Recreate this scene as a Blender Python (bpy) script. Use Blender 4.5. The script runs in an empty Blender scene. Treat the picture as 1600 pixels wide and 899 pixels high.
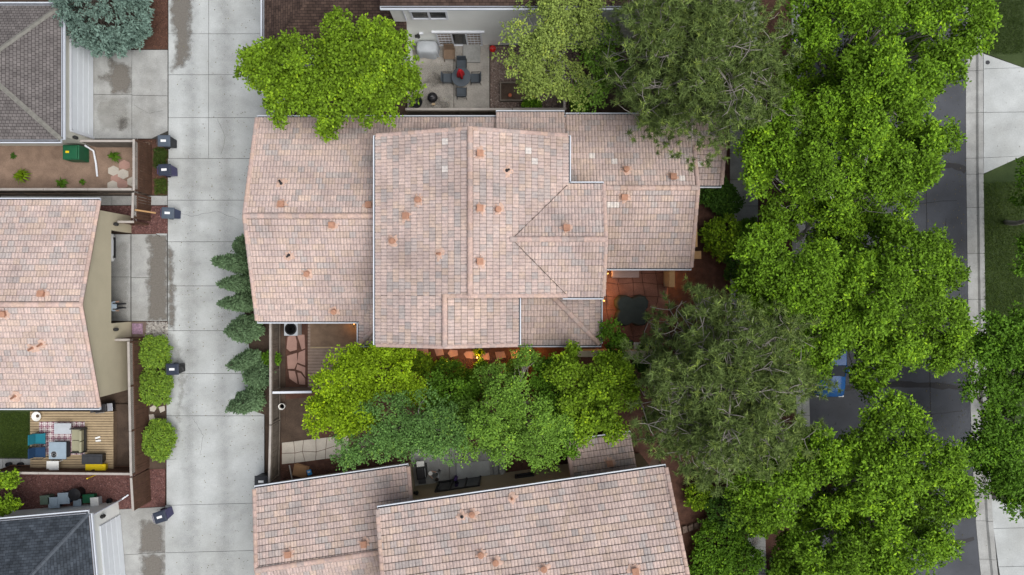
import bpy, bmesh, math, random
import numpy as np
from mathutils import Vector, Matrix

# ------------------------------------------------------------------ camera, sky, sun, exposure
H = 42.0          # drone height (m)
F = 1120.0        # focal length in photo pixels (photo is 1600 px wide)
sc = bpy.context.scene
C = sc.collection
cam_d = bpy.data.cameras.new("camera"); cam = bpy.data.objects.new("camera", cam_d); C.objects.link(cam)
cam.location = (0, 0, H); cam.rotation_euler = (0, 0, 0)
cam_d.sensor_width = 36.0; cam_d.lens = 36.0 * F / 1600.0; cam_d.clip_end = 500; cam_d.clip_start = 0.5
sc.camera = cam

SUN_EL, SUN_AZ = 66.0, 120.0      # degrees; azimuth clockwise from +Y
world = bpy.data.worlds.new("World"); sc.world = world; world.use_nodes = True
wn = world.node_tree.nodes; wl = world.node_tree.links
bg = wn["Background"]
sky = wn.new("ShaderNodeTexSky"); sky.sky_type = 'NISHITA'; sky.sun_disc = False
sky.sun_elevation = math.radians(SUN_EL); sky.sun_rotation = math.radians(SUN_AZ)
sky.air_density = 1.0; sky.dust_density = 4.0; sky.ozone_density = 1.0
hsv = wn.new("ShaderNodeHueSaturation"); hsv.inputs['Saturation'].default_value = 0.55
wl.new(sky.outputs[0], hsv.inputs['Color']); wl.new(hsv.outputs[0], bg.inputs[0])
bg.inputs[1].default_value = 0.085
sun_d = bpy.data.lights.new("sun", 'SUN'); sun_d.energy = 2.0; sun_d.angle = math.radians(55); sun_d.color = (1.0, 0.98, 0.95)
sun = bpy.data.objects.new("sun", sun_d); C.objects.link(sun)
az = math.radians(SUN_AZ); el = math.radians(SUN_EL)
sdir = Vector((math.sin(az) * math.cos(el), math.cos(az) * math.cos(el), math.sin(el)))
sun.rotation_euler = sdir.to_track_quat('Z', 'Y').to_euler(); sun.location = sdir * 80
sc.view_settings.view_transform = 'Standard'; sc.view_settings.look = 'None'
sc.view_settings.gamma = 1.0; sc.view_settings.use_curve_mapping = False
sc.view_settings.exposure = 0.50

# ------------------------------------------------------------------ helpers
rnd = random.Random(7)
def W(px, py, z=0.0):
    k = (H - z) / F
    return Vector(((px - 800) * k, (449.5 - py) * k, z))
def proj(v):
    k = (H - v[2]) / F
    return (800 + v[0] / k, 449.5 - v[1] / k)

class MB:
    def __init__(s): s.v = []; s.f = []; s.m = []
    def add(s, vs, fs, mi=0):
        o = len(s.v); s.v += [tuple(p) for p in vs]
        for f in fs: s.f.append([i + o for i in f]); s.m.append(mi)
        return s
    def box(s, c, d, rz=0, mi=0, taper=1.0, tilt=None):
        x, y, z = d[0] / 2, d[1] / 2, d[2] / 2; t = taper
        ps = [(-x*t, -y*t, -z), (x*t, -y*t, -z), (x*t, y*t, -z), (-x*t, y*t, -z), (-x, -y, z), (x, -y, z), (x, y, z), (-x, y, z)]
        R = Matrix.Rotation(rz, 3, 'Z')
        if tilt: R = R @ Matrix.Rotation(tilt[1], 3, tilt[0])
        ps = [R @ Vector(p) + Vector(c) for p in ps]
        return s.add(ps, [(3,2,1,0), (4,5,6,7), (0,1,5,4), (1,2,6,5), (2,3,7,6), (3,0,4,7)], mi)
    def prism(s, poly, z0, z1, mi=0):
        n = len(poly)
        a = sum(poly[i][0] * poly[(i+1) % n][1] - poly[(i+1) % n][0] * poly[i][1] for i in range(n))
        if a < 0: poly = poly[::-1]
        vs = [(p[0], p[1], z0) for p in poly] + [(p[0], p[1], z1) for p in poly]
        fs = [tuple(range(n, 2*n)), tuple(range(n-1, -1, -1))] + [(i, (i+1) % n, n + (i+1) % n, n + i) for i in range(n)]
        return s.add(vs, fs, mi)
    def slab(s, poly3, t, mi=0):      # planar 3D polygon thickened downwards by t
        n = len(poly3)
        vs = [tuple(p) for p in poly3] + [(p[0], p[1], p[2] - t) for p in poly3]
        return s.add(vs, [tuple(range(n)), tuple(range(2*n-1, n-1, -1))] + [(i, n+i, n+(i+1) % n, (i+1) % n) for i in range(n)], mi)
    def tube(s, pts, rad, n=8, mi=0, cap=True):
        pts = [Vector(p) for p in pts]
        if not isinstance(rad, (list, tuple)): rad = [rad] * len(pts)
        vs = []
        for i, p in enumerate(pts):
            d = (pts[min(i+1, len(pts)-1)] - pts[max(i-1, 0)])
            d = d.normalized() if d.length > 1e-9 else Vector((0, 0, 1))
            a = Vector((0, 0, 1)) if abs(d.z) < 0.9 else Vector((1, 0, 0))
            e1 = d.cross(a).normalized(); e2 = d.cross(e1)
            for k in range(n):
                t = 2 * math.pi * k / n
                vs.append(p + (e1 * math.cos(t) + e2 * math.sin(t)) * rad[i])
        fs = []
        for i in range(len(pts)-1):
            for k in range(n):
                fs.append((i*n+k, i*n+(k+1) % n, (i+1)*n+(k+1) % n, (i+1)*n+k))
        if cap: fs += [tuple(range(n-1, -1, -1)), tuple((len(pts)-1)*n + k for k in range(n))]
        return s.add(vs, fs, mi)
    def lathe(s, prof, c=(0, 0, 0), n=20, mi=0, sx=1, sy=1):   # prof: list (r,z)
        vs = []
        for r, z in prof:
            for k in range(n):
                t = 2*math.pi*k/n
                vs.append((c[0] + r*math.cos(t)*sx, c[1] + r*math.sin(t)*sy, c[2] + z))
        fs = []
        for i in range(len(prof)-1):
            for k in range(n):
                fs.append((i*n+k, i*n+(k+1) % n, (i+1)*n+(k+1) % n, (i+1)*n+k))
        if prof[0][0] > 1e-4: fs.append(tuple(range(n-1, -1, -1)))
        if prof[-1][0] > 1e-4: fs.append(tuple((len(prof)-1)*n + k for k in range(n)))
        return s.add(vs, fs, mi)
    def build(s, name, mat, parent=None, world=False, bevel=0, smooth=False, seg=2):
        me = bpy.data.meshes.new(name)
        vs = s.v
        if world and parent is not None:
            o = worldloc(parent); vs = [(p[0]-o[0], p[1]-o[1], p[2]-o[2]) for p in vs]
        me.from_pydata(vs, [], s.f)
        mats = mat if isinstance(mat, (list, tuple)) else [mat]
        for m in mats: me.materials.append(m)
        if len(mats) > 1: me.polygons.foreach_set('material_index', s.m)
        if bevel or smooth or True:
            bm = bmesh.new(); bm.from_mesh(me)
            bmesh.ops.recalc_face_normals(bm, faces=bm.faces)
            if bevel:
                es = [e for e in bm.edges if len(e.link_faces) == 2 and e.calc_face_angle(0) > 0.6]
                bmesh.ops.bevel(bm, geom=es, offset=bevel, segments=seg, profile=0.6, affect='EDGES', clamp_overlap=True)
            bm.to_mesh(me); bm.free()
        if smooth: me.polygons.foreach_set('use_smooth', [True] * len(me.polygons))
        return link(name, me, parent)

def worldloc(o):
    p = Vector((0, 0, 0))
    while o is not None: p += o.location; o = o.parent
    return p
def link(name, me, parent=None):
    ob = bpy.data.objects.new(name, me); C.objects.link(ob)
    if parent is not None: ob.parent = parent
    return ob
def tag(o, label, cat, group=None):
    o['label'] = label; o['category'] = cat
    if group: o['group'] = group
    return o
def struct(o): o['kind'] = 'structure'; return o
def stuff(o): o['kind'] = 'stuff'; return o
def thing(name, label, cat, loc=(0, 0, 0), rz=0, group=None):
    o = bpy.data.objects.new(name, None); C.objects.link(o); o.empty_display_size = 0.3
    o.location = loc; o.rotation_euler = (0, 0, rz)
    return tag(o, label, cat, group)
def copy_thing(o, label=None):
    c = o.copy(); C.objects.link(c)
    if label: c['label'] = label
    for ch in list(o.children):
        d = ch.copy(); C.objects.link(d); d.parent = c
        for g in list(ch.children):
            e = g.copy(); C.objects.link(e); e.parent = d
    return c

# ------------------------------------------------------------------ materials
def nm(name):
    m = bpy.data.materials.new(name); m.use_nodes = True
    return m, m.node_tree.nodes, m.node_tree.links, m.node_tree.nodes['Principled BSDF']
def ramp(n, l, src, stops):
    r = n.new('ShaderNodeValToRGB'); e = r.color_ramp.elements
    while len(e) > 1: e.remove(e[-1])
    e[0].position = stops[0][0]; e[0].color = (*stops[0][1], 1)
    for p, c in stops[1:]:
        q = e.new(p); q.color = (*c, 1)
    l.new(src, r.inputs[0]); return r
def sc_(c, k): return tuple(min(1, max(0, x*k)) for x in c)
def pm(name, c, rough=0.8, var=0.25, scale=3.0, fine=40.0, bump=0.0, bscale=60.0, metal=0.0, c2=None, big=0.0, spec=0.3):
    """general procedural surface: two-scale mottling + fine bump"""
    m, n, l, b = nm(name)
    tc = n.new('ShaderNodeTexCoord')
    n1 = n.new('ShaderNodeTexNoise'); n1.inputs['Scale'].default_value = scale; n1.inputs['Detail'].default_value = 6
    n2 = n.new('ShaderNodeTexNoise'); n2.inputs['Scale'].default_value = fine; n2.inputs['Detail'].default_value = 3
    geo = n.new('ShaderNodeNewGeometry')
    l.new(geo.outputs['Position'], n1.inputs['Vector']); l.new(geo.outputs['Position'], n2.inputs['Vector'])
    mx = n.new('ShaderNodeMath'); mx.operation = 'MULTIPLY_ADD'; mx.inputs[1].default_value = 0.4; 
    l.new(n2.outputs[0], mx.inputs[0])
    m2 = n.new('ShaderNodeMath'); m2.operation = 'MULTIPLY'; m2.inputs[1].default_value = 0.6
    l.new(n1.outputs[0], m2.inputs[0]); l.new(m2.outputs[0], mx.inputs[2])
    r = ramp(n, l, mx.outputs[0], [(0.3, sc_(c, 1-var)), (0.7, c2 if c2 else sc_(c, 1+var*0.7))])
    last = r.outputs[0]
    if big:
        n4 = n.new('ShaderNodeTexNoise'); n4.inputs['Scale'].default_value = 0.22; n4.inputs['Detail'].default_value = 7; n4.inputs['Roughness'].default_value = 0.62
        l.new(geo.outputs['Position'], n4.inputs['Vector'])
        r4 = ramp(n, l, n4.outputs[0], [(0.32, (1-big, 1-big*1.05, 1-big*1.15)), (0.55, (1, 1, 1)), (0.72, (1+big*0.45, 1+big*0.45, 1+big*0.42))])
        n5 = n.new('ShaderNodeTexNoise'); n5.inputs['Scale'].default_value = 5.5; n5.inputs['Detail'].default_value = 2
        l.new(geo.outputs['Position'], n5.inputs['Vector'])
        r5 = ramp(n, l, n5.outputs[0], [(0.24, (0.62, 0.6, 0.57)), (0.31, (1, 1, 1))])
        ma = n.new('ShaderNodeMixRGB'); ma.blend_type = 'MULTIPLY'; ma.inputs[0].default_value = 1; l.new(last, ma.inputs[1]); l.new(r4.outputs[0], ma.inputs[2])
        mb_ = n.new('ShaderNodeMixRGB'); mb_.blend_type = 'MULTIPLY'; mb_.inputs[0].default_value = 1; l.new(ma.outputs[0], mb_.inputs[1]); l.new(r5.outputs[0], mb_.inputs[2]); last = mb_.outputs[0]
    l.new(last, b.inputs['Base Color'])
    b.inputs['Roughness'].default_value = rough; b.inputs['Metallic'].default_value = metal
    b.inputs['Specular IOR Level'].default_value = spec
    if bump:
        nb = n.new('ShaderNodeTexNoise'); nb.inputs['Scale'].default_value = bscale; nb.inputs['Detail'].default_value = 4
        l.new(geo.outputs['Position'], nb.inputs['Vector'])
        bp = n.new('ShaderNodeBump'); bp.inputs['Strength'].default_value = bump; bp.inputs['Distance'].default_value = 0.02
        l.new(nb.outputs[0], bp.inputs['Height']); l.new(bp.outputs[0], b.inputs['Normal'])
    return m
def tilemat(name, source):
    m, n, l, b = nm(name)
    if source == 'obj':
        a = n.new('ShaderNodeObjectInfo'); col = a.outputs['Color']
    else:
        a = n.new('ShaderNodeAttribute'); a.attribute_name = 'tcol'; col = a.outputs['Color']
    geo = n.new('ShaderNodeNewGeometry')
    n1 = n.new('ShaderNodeTexNoise'); n1.inputs['Scale'].default_value = 9; n1.inputs['Detail'].default_value = 6
    l.new(geo.outputs['Position'], n1.inputs['Vector'])
    r = ramp(n, l, n1.outputs[0], [(0.3, (0.78, 0.78, 0.8)), (0.7, (1.12, 1.1, 1.06))])
    mx = n.new('ShaderNodeMixRGB'); mx.blend_type = 'MULTIPLY'; mx.inputs[0].default_value = 1
    l.new(col, mx.inputs[1]); l.new(r.outputs[0], mx.inputs[2]); l.new(mx.outputs[0], b.inputs['Base Color'])
    b.inputs['Roughness'].default_value = 0.85; b.inputs['Specular IOR Level'].default_value = 0.25
    return m
def leafmat(name, c, var=0.35, trans=0.08, hue=(1.2, 1.0, 0.6)):
    m, n, l, b = nm(name)
    geo = n.new('ShaderNodeNewGeometry')
    a = n.new('ShaderNodeAttribute'); a.attribute_name = 'cv'
    ad = n.new('ShaderNodeMath'); ad.operation = 'MULTIPLY_ADD'; ad.inputs[1].default_value = 0.45
    l.new(geo.outputs['Random Per Island'], ad.inputs[0])
    m2 = n.new('ShaderNodeMath'); m2.operation = 'MULTIPLY'; m2.inputs[1].default_value = 0.55
    l.new(a.outputs['Fac'], m2.inputs[0]); l.new(m2.outputs[0], ad.inputs[2])
    hi = tuple(min(1, x*(1+var)*h) for x, h in zip(c, hue))
    r = ramp(n, l, ad.outputs[0], [(0.12, sc_(c, 1-var)), (0.45, sc_(c, 1-var*0.45)), (0.7, c), (0.95, hi)])
    l.new(r.outputs[0], b.inputs['Base Color']); b.inputs['Roughness'].default_value = 0.6
    b.inputs['Specular IOR Level'].default_value = 0.12
    t = n.new('ShaderNodeBsdfTranslucent'); l.new(r.outputs[0], t.inputs[0])
    ms = n.new('ShaderNodeMixShader'); ms.inputs[0].default_value = trans
    l.new(b.outputs[0], ms.inputs[1]); l.new(t.outputs[0], ms.inputs[2])
    l.new(ms.outputs[0], n['Material Output'].inputs[0])
    return m
def shinglemat(name, c1, c2, gap, bw=0.28, bh=0.14, amt=0.5):
    """asphalt shingles; UV map holds metres along eave / up the slope"""
    m, n, l, b = nm(name)
    uv = n.new('ShaderNodeUVMap')
    br = n.new('ShaderNodeTexBrick'); br.inputs['Scale'].default_value = 1.0
    br.inputs['Brick Width'].default_value = bw; br.inputs['Row Height'].default_value = bh
    br.inputs['Mortar Size'].default_value = 0.012; br.inputs['Mortar Smooth'].default_value = 0.3
    br.inputs['Color1'].default_value = (*c1, 1); br.inputs['Color2'].default_value = (*c2, 1); br.inputs['Mortar'].default_value = (*gap, 1)
    br.offset = 0.5; br.squash = 1.0
    l.new(uv.outputs[0], br.inputs['Vector'])
    geo = n.new('ShaderNodeNewGeometry')
    n1 = n.new('ShaderNodeTexNoise'); n1.inputs['Scale'].default_value = 2.2; n1.inputs['Detail'].default_value = 8
    l.new(geo.outputs['Position'], n1.inputs['Vector'])
    r = ramp(n, l, n1.outputs[0], [(0.3, (1-amt,)*3), (0.7, (1+amt*0.5,)*3)])
    mx = n.new('ShaderNodeMixRGB'); mx.blend_type = 'MULTIPLY'; mx.inputs[0].default_value = 1
    l.new(br.outputs[0], mx.inputs[1]); l.new(r.outputs[0], mx.inputs[2]); l.new(mx.outputs[0], b.inputs['Base Color'])
    b.inputs['Roughness'].default_value = 0.9; b.inputs['Specular IOR Level'].default_value = 0.2
    bp = n.new('ShaderNodeBump'); bp.inputs['Strength'].default_value = 0.6; bp.inputs['Distance'].default_value = 0.02
    n3 = n.new('ShaderNodeMath'); n3.operation = 'SUBTRACT'; n3.inputs[0].default_value = 1
    l.new(br.outputs['Fac'], n3.inputs[1]); l.new(n3.outputs[0], bp.inputs['Height']); l.new(bp.outputs[0], b.inputs['Normal'])
    return m
def emit(name, c, s):
    m, n, l, b = nm(name)
    b.inputs['Base Color'].default_value = (*c, 1); b.inputs['Emission Color'].default_value = (*c, 1); b.inputs['Emission Strength'].default_value = s
    return m
def glassmat(name, c=(0.02, 0.025, 0.03), rough=0.08):
    m, n, l, b = nm(name)
    b.inputs['Base Color'].default_value = (*c, 1); b.inputs['Roughness'].default_value = rough; b.inputs['Specular IOR Level'].default_value = 0.35
    return m
def stainmat(name, c, strength=0.8, lo=-0.06, hi=0.14, amp=1.1):
    m, n, l, b = nm(name)
    a = n.new('ShaderNodeAttribute'); a.attribute_name = 'sd'
    geo = n.new('ShaderNodeNewGeometry')
    n1 = n.new('ShaderNodeTexNoise'); n1.inputs['Scale'].default_value = 2.3; n1.inputs['Detail'].default_value = 9; n1.inputs['Roughness'].default_value = 0.65
    l.new(geo.outputs['Position'], n1.inputs['Vector'])
    s1 = n.new('ShaderNodeMath'); s1.operation = 'MULTIPLY_ADD'; s1.inputs[1].default_value = amp; s1.inputs[2].default_value = -0.5*amp
    l.new(n1.outputs[0], s1.inputs[0])
    ad = n.new('ShaderNodeMath'); ad.operation = 'ADD'; l.new(a.outputs['Fac'], ad.inputs[0]); l.new(s1.outputs[0], ad.inputs[1])
    mr = n.new('ShaderNodeMapRange'); mr.inputs['From Min'].default_value = lo; mr.inputs['From Max'].default_value = hi
    mr.inputs['To Max'].default_value = strength; mr.clamp = True
    l.new(ad.outputs[0], mr.inputs['Value'])
    n2 = n.new('ShaderNodeTexNoise'); n2.inputs['Scale'].default_value = 12; n2.inputs['Detail'].default_value = 5
    l.new(geo.outputs['Position'], n2.inputs['Vector'])
    r = ramp(n, l, n2.outputs[0], [(0.3, sc_(c, 0.8)), (0.7, sc_(c, 1.2))]); l.new(r.outputs[0], b.inputs['Base Color'])
    b.inputs['Roughness'].default_value = 0.55
    tr = n.new('ShaderNodeBsdfTransparent'); ms = n.new('ShaderNodeMixShader')
    l.new(mr.outputs[0], ms.inputs[0]); l.new(tr.outputs[0], ms.inputs[1]); l.new(b.outputs[0], ms.inputs[2])
    l.new(ms.outputs[0], n['Material Output'].inputs[0])
    return m
def rugmat():
    m, n, l, b = nm('rug_weave')
    tc = n.new('ShaderNodeTexCoord'); mp = n.new('ShaderNodeMapping'); mp.inputs['Rotation'].default_value[2] = math.radians(45)
    l.new(tc.outputs['Object'], mp.inputs[0])
    ck = n.new('ShaderNodeTexChecker'); ck.inputs['Scale'].default_value = 4.2; l.new(mp.outputs[0], ck.inputs[0])
    ck2 = n.new('ShaderNodeTexChecker'); ck2.inputs['Scale'].default_value = 12.6; l.new(mp.outputs[0], ck2.inputs[0])
    ck.inputs[1].default_value = (0.62, 0.55, 0.54, 1); ck.inputs[2].default_value = (0.22, 0.05, 0.09, 1)
    ck2.inputs[1].default_value = (0.6, 0.55, 0.55, 1); ck2.inputs[2].default_value = (0.12, 0.06, 0.09, 1)
    mx = n.new('ShaderNodeMixRGB'); mx.inputs[0].default_value = 0.5
    l.new(ck.outputs[0], mx.inputs[1]); l.new(ck2.outputs[0], mx.inputs[2]); l.new(mx.outputs[0], b.inputs['Base Color'])
    b.inputs['Roughness'].default_value = 0.95
    return m

M = dict(
    concrete=pm('concrete', (0.425, 0.445, 0.442), 0.9, 0.2, 0.9, 14, 0.15, 80, big=0.22),
    concrete_old=pm('concrete_old', (0.35, 0.355, 0.345), 0.9, 0.26, 1.6, 14, 0.2, 60, big=0.3),
    patio_conc=pm('patio_concrete', (0.33, 0.31, 0.28), 0.9, 0.3, 1.3, 10, 0.2, 60),
    joint=pm('joint_dirt', (0.05, 0.048, 0.043), 0.95, 0.3),
    asphalt=pm('asphalt', (0.072, 0.077, 0.088), 0.9, 0.25, 0.7, 60, 0.3, 120, big=0.35),
    tar=pm('tar', (0.014, 0.014, 0.016), 0.6, 0.3),
    soil=pm('soil', (0.075, 0.052, 0.038), 0.97, 0.5, 1.5, 22, 0.6, 30),
    sandy=pm('sandy_soil', (0.24, 0.165, 0.12), 0.97, 0.4, 1.4, 20, 0.5, 30, c2=(0.30, 0.21, 0.155)),
    mulch=pm('mulch', (0.09, 0.045, 0.032), 0.97, 0.5, 3, 35, 0.9, 40),
    redgravel=pm('red_gravel', (0.13, 0.06, 0.052), 0.95, 0.5, 5, 45, 0.9, 45),
    browngravel=pm('brown_gravel', (0.17, 0.125, 0.105), 0.95, 0.45, 6, 45, 0.9, 45),
    lawn=pm('lawn', (0.025, 0.055, 0.012), 0.95, 0.5, 0.6, 25, 0.8, 40, c2=(0.06, 0.085, 0.028)),
    stucco=pm('tan_stucco', (0.52, 0.465, 0.335), 0.9, 0.08, 1.2, 30, 0.2, 150),
    stucco_pale=pm('pale_stucco', (0.82, 0.84, 0.81), 0.9, 0.07, 1.0, 30, 0.2, 150),
    stucco_cream=pm('cream_stucco', (0.58, 0.57, 0.50), 0.9, 0.08, 1.0, 30, 0.2, 150),
    whitepaint=pm('white_paint', (0.68, 0.71, 0.76), 0.5, 0.06, 2, 30),
    gutter=pm('gutter_paint', (0.60, 0.64, 0.70), 0.45, 0.1, 2, 30),
    gutter_in=pm('gutter_inside', (0.10, 0.10, 0.11), 0.7, 0.4, 6, 30),
    fascia=pm('fascia_brown', (0.17, 0.115, 0.09), 0.8, 0.2),
    fence=pm('fence_wood', (0.105, 0.055, 0.035), 0.85, 0.35, 3, 30, 0.3, 60),
    fence_grey=pm('fence_weathered', (0.17, 0.145, 0.12), 0.9, 0.35, 3, 30, 0.3, 60),
    fence_cap=pm('fence_cap', (0.37, 0.34, 0.31), 0.85, 0.2, 3, 30),
    deck=pm('deck_wood', (0.36, 0.275, 0.17), 0.85, 0.22, 2.5, 30, 0.3, 60),
    brownwood=pm('brown_wood', (0.18, 0.125, 0.085), 0.85, 0.3, 3, 30, 0.3, 60),
    redstone=pm('red_sandstone', (0.20, 0.085, 0.055), 0.8, 0.45, 1.2, 20, 0.3, 50, c2=(0.33, 0.15, 0.105)),
    pinkstone=pm('pink_sandstone', (0.36, 0.22, 0.18), 0.9, 0.25, 1.5, 20, 0.3, 50),
    palestone=pm('pale_flagstone', (0.47, 0.43, 0.37), 0.9, 0.22, 1.5, 20, 0.3, 50),
    clay=pm('vent_clay', (0.42, 0.225, 0.15), 0.8, 0.3, 6, 40),
    mastic=pm('mastic_patch', (0.58, 0.40, 0.32), 0.8, 0.35, 8, 40),
    bark=pm('bark', (0.15, 0.12, 0.10), 0.95, 0.35, 3, 25, 0.5, 40),
    barkgrey=pm('bark_grey', (0.30, 0.275, 0.25), 0.95, 0.3, 3, 25, 0.4, 40),
    barkwhite=pm('bark_white', (0.50, 0.48, 0.44), 0.9, 0.3, 4, 25),
    black=pm('black_plastic', (0.014, 0.014, 0.016), 0.45, 0.2),
    charcoal=pm('charcoal', (0.035, 0.037, 0.042), 0.7, 0.2),
    navy=pm('navy_plastic', (0.028, 0.036, 0.058), 0.5, 0.2),
    purple=pm('purple_plastic', (0.055, 0.05, 0.14), 0.5, 0.2),
    bluebody=pm('blue_plastic', (0.035, 0.05, 0.12), 0.5, 0.2),
    lid=pm('bin_lid', (0.075, 0.095, 0.125), 0.5, 0.15),
    label=pm('bin_label', (0.75, 0.76, 0.76), 0.6, 0.05),
    rubber=pm('rubber', (0.015, 0.015, 0.015), 0.85, 0.2),
    steel=pm('steel', (0.55, 0.56, 0.58), 0.35, 0.1, metal=0.8),
    white=pm('white_plastic', (0.74, 0.74, 0.71), 0.5, 0.05),
    greyplastic=pm('grey_plastic', (0.26, 0.33, 0.39), 0.6, 0.12),
    greyfab=pm('grey_cover', (0.42, 0.45, 0.48), 0.9, 0.12, 3),
    greencover=pm('dark_green_cover', (0.045, 0.055, 0.05), 0.9, 0.15, 3, bump=0.3, bscale=12),
    greenplastic=pm('green_plastic', (0.012, 0.10, 0.045), 0.5, 0.2),
    olive=pm('olive_plastic', (0.09, 0.13, 0.10), 0.6, 0.15),
    teal=pm('teal_fabric', (0.012, 0.15, 0.20), 0.9, 0.15),
    navyfab=pm('navy_fabric', (0.012, 0.04, 0.095), 0.9, 0.15),
    khaki=pm('khaki_fabric', (0.29, 0.28, 0.19), 0.95, 0.12),
    yellow=pm('yellow_plastic', (0.78, 0.57, 0.01), 0.5, 0.08),
    redfab=pm('red_fabric', (0.42, 0.012, 0.02), 0.85, 0.2),
    red=pm('red_plastic', (0.5, 0.02, 0.015), 0.5, 0.15),
    card=pm('cardboard', (0.33, 0.19, 0.095), 0.9, 0.15),
    bluebag=pm('blue_packet', (0.03, 0.28, 0.65), 0.5, 0.15),
    terracotta=pm('terracotta', (0.42, 0.14, 0.07), 0.85, 0.2),
    mesh_fab=pm('dark_mesh_fabric', (0.055, 0.068, 0.082), 0.7, 0.2),
    purplefab=pm('purple_fabric', (0.10, 0.06, 0.2), 0.9, 0.2),
    pinkmat=pm('pink_mat', (0.30, 0.2, 0.27), 0.9, 0.5, 7, 9),
    glass=glassmat('window_glass'), tglass=glassmat('table_glass', (0.07, 0.085, 0.10), 0.15),
    blind=pm('window_blind', (0.33, 0.28, 0.24), 0.7, 0.3, 8),
    darkframe=pm('dark_frame', (0.03, 0.03, 0.03), 0.5, 0.2),
    garage=pm('garage_door_paint', (0.74, 0.78, 0.82), 0.5, 0.05),
    interior=pm('garage_interior', (0.20, 0.18, 0.15), 0.9, 0.2),
    tile_o=tilemat('roof_tile_single', 'obj'), tile_a=tilemat('roof_tile_field', 'attr'),
    sh_grey=shinglemat('grey_shingle', (0.13, 0.118, 0.115), (0.17, 0.155, 0.15), (0.035, 0.028, 0.028), 0.22, 0.17, 0.25),
    sh_slate=shinglemat('slate_shingle', (0.035, 0.043, 0.054), (0.06, 0.072, 0.088), (0.022, 0.026, 0.033), 0.3, 0.15, 0.4),
    sh_brown=shinglemat('brown_shingle', (0.055, 0.036, 0.03), (0.10, 0.066, 0.052), (0.025, 0.017, 0.015), 0.3, 0.15, 0.4),
    damp=stainmat('damp_concrete', (0.16, 0.145, 0.125), 0.8, -0.12, 0.22), dirt=stainmat('dirt_film', (0.25, 0.24, 0.21), 0.22),
    tyre=stainmat('tyre_grime', (0.22, 0.22, 0.215), 0.26, -0.40, 0.45, 1.2), rug=rugmat(),
    l_street=leafmat('street_tree_leaf', (0.18, 0.345, 0.022), 0.78), l_maple=leafmat('maple_leaf', (0.21, 0.36, 0.022), 0.72),
    l_lime=leafmat('lime_leaf', (0.255, 0.41, 0.014), 0.62), l_locust=leafmat('locust_leaf', (0.18, 0.34, 0.045), 0.58),
    l_locust2=leafmat('locust_leaf_dark', (0.135, 0.27, 0.065), 0.6), l_aspen=leafmat('aspen_leaf', (0.30, 0.40, 0.09), 0.4), l_green=leafmat('green_leaf', (0.115, 0.25, 0.02), 0.55),
    l_dark=leafmat('dark_leaf', (0.06, 0.14, 0.02), 0.4), l_pine=leafmat('pine_needle', (0.175, 0.25, 0.072), 0.5, 0.08, (1.25, 1.12, 0.8)),
    l_spruce=leafmat('blue_spruce_needle', (0.21, 0.32, 0.265), 0.35, 0.12, (1.1, 1.1, 1.1)),
    l_juniper=leafmat('juniper_needle', (0.175, 0.285, 0.14), 0.5, 0.12, (1.15, 1.1, 1.0)),
    l_hedge=leafmat('hedge_leaf', (0.19, 0.32, 0.04)), l_grass=leafmat('grass_blade', (0.06, 0.10, 0.02)),
)
# ------------------------------------------------------------------ ground, alley, driveways, street
def pxy(pts, z=0.0): return [(W(x, y, z).x, W(x, y, z).y) for x, y in pts]
def sheet(name, pts, z, mat, t=0.03):
    # pts are ground-level photo positions
    return struct(MB().prism(pxy(pts), z - t, z).build(name, mat))
def shrink(poly, d):
    n = len(poly); cx = sum(p[0] for p in poly) / n; cy = sum(p[1] for p in poly) / n
    out = []
    for i in range(n):
        a, b, c = Vector(poly[i-1]).to_2d(), Vector(poly[i]).to_2d(), Vector(poly[(i+1) % n]).to_2d()
        e1 = (b-a).normalized(); e2 = (c-b).normalized()
        n1 = Vector((-e1.y, e1.x)); n2 = Vector((-e2.y, e2.x))
        ctr = Vector((cx, cy))
        if (ctr-b).dot(n1) < 0: n1 = -n1
        if (ctr-b).dot(n2) < 0: n2 = -n2
        k = n1 + n2
        k = k / max(0.35, (1 + n1.dot(n2)))
        out.append(tuple(b + k*d))
    return out
def slabs(parent, quads, mat, z=0.0, t=0.09, gap=0.012, name='slab'):
    for q in quads:
        poly = shrink(pxy(q), gap)
        dz = rnd.uniform(-0.003, 0.003)
        MB().prism(poly, z - t, z + dz).build(name, mat, parent, world=True)
def in_poly(p, poly):
    c = False; n = len(poly)
    for i in range(n):
        a, b = poly[i], poly[i-1]
        if (a[1] > p[1]) != (b[1] > p[1]) and p[0] < (b[0]-a[0])*(p[1]-a[1])/(b[1]-a[1]) + a[0]: c = not c
    return c
def seg_d(p, a, b):
    a = Vector(a); b = Vector(b); p = Vector(p); d = b-a
    t = max(0, min(1, (p-a).dot(d)/max(1e-9, d.dot(d))))
    return (p-(a+d*t)).length
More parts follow.
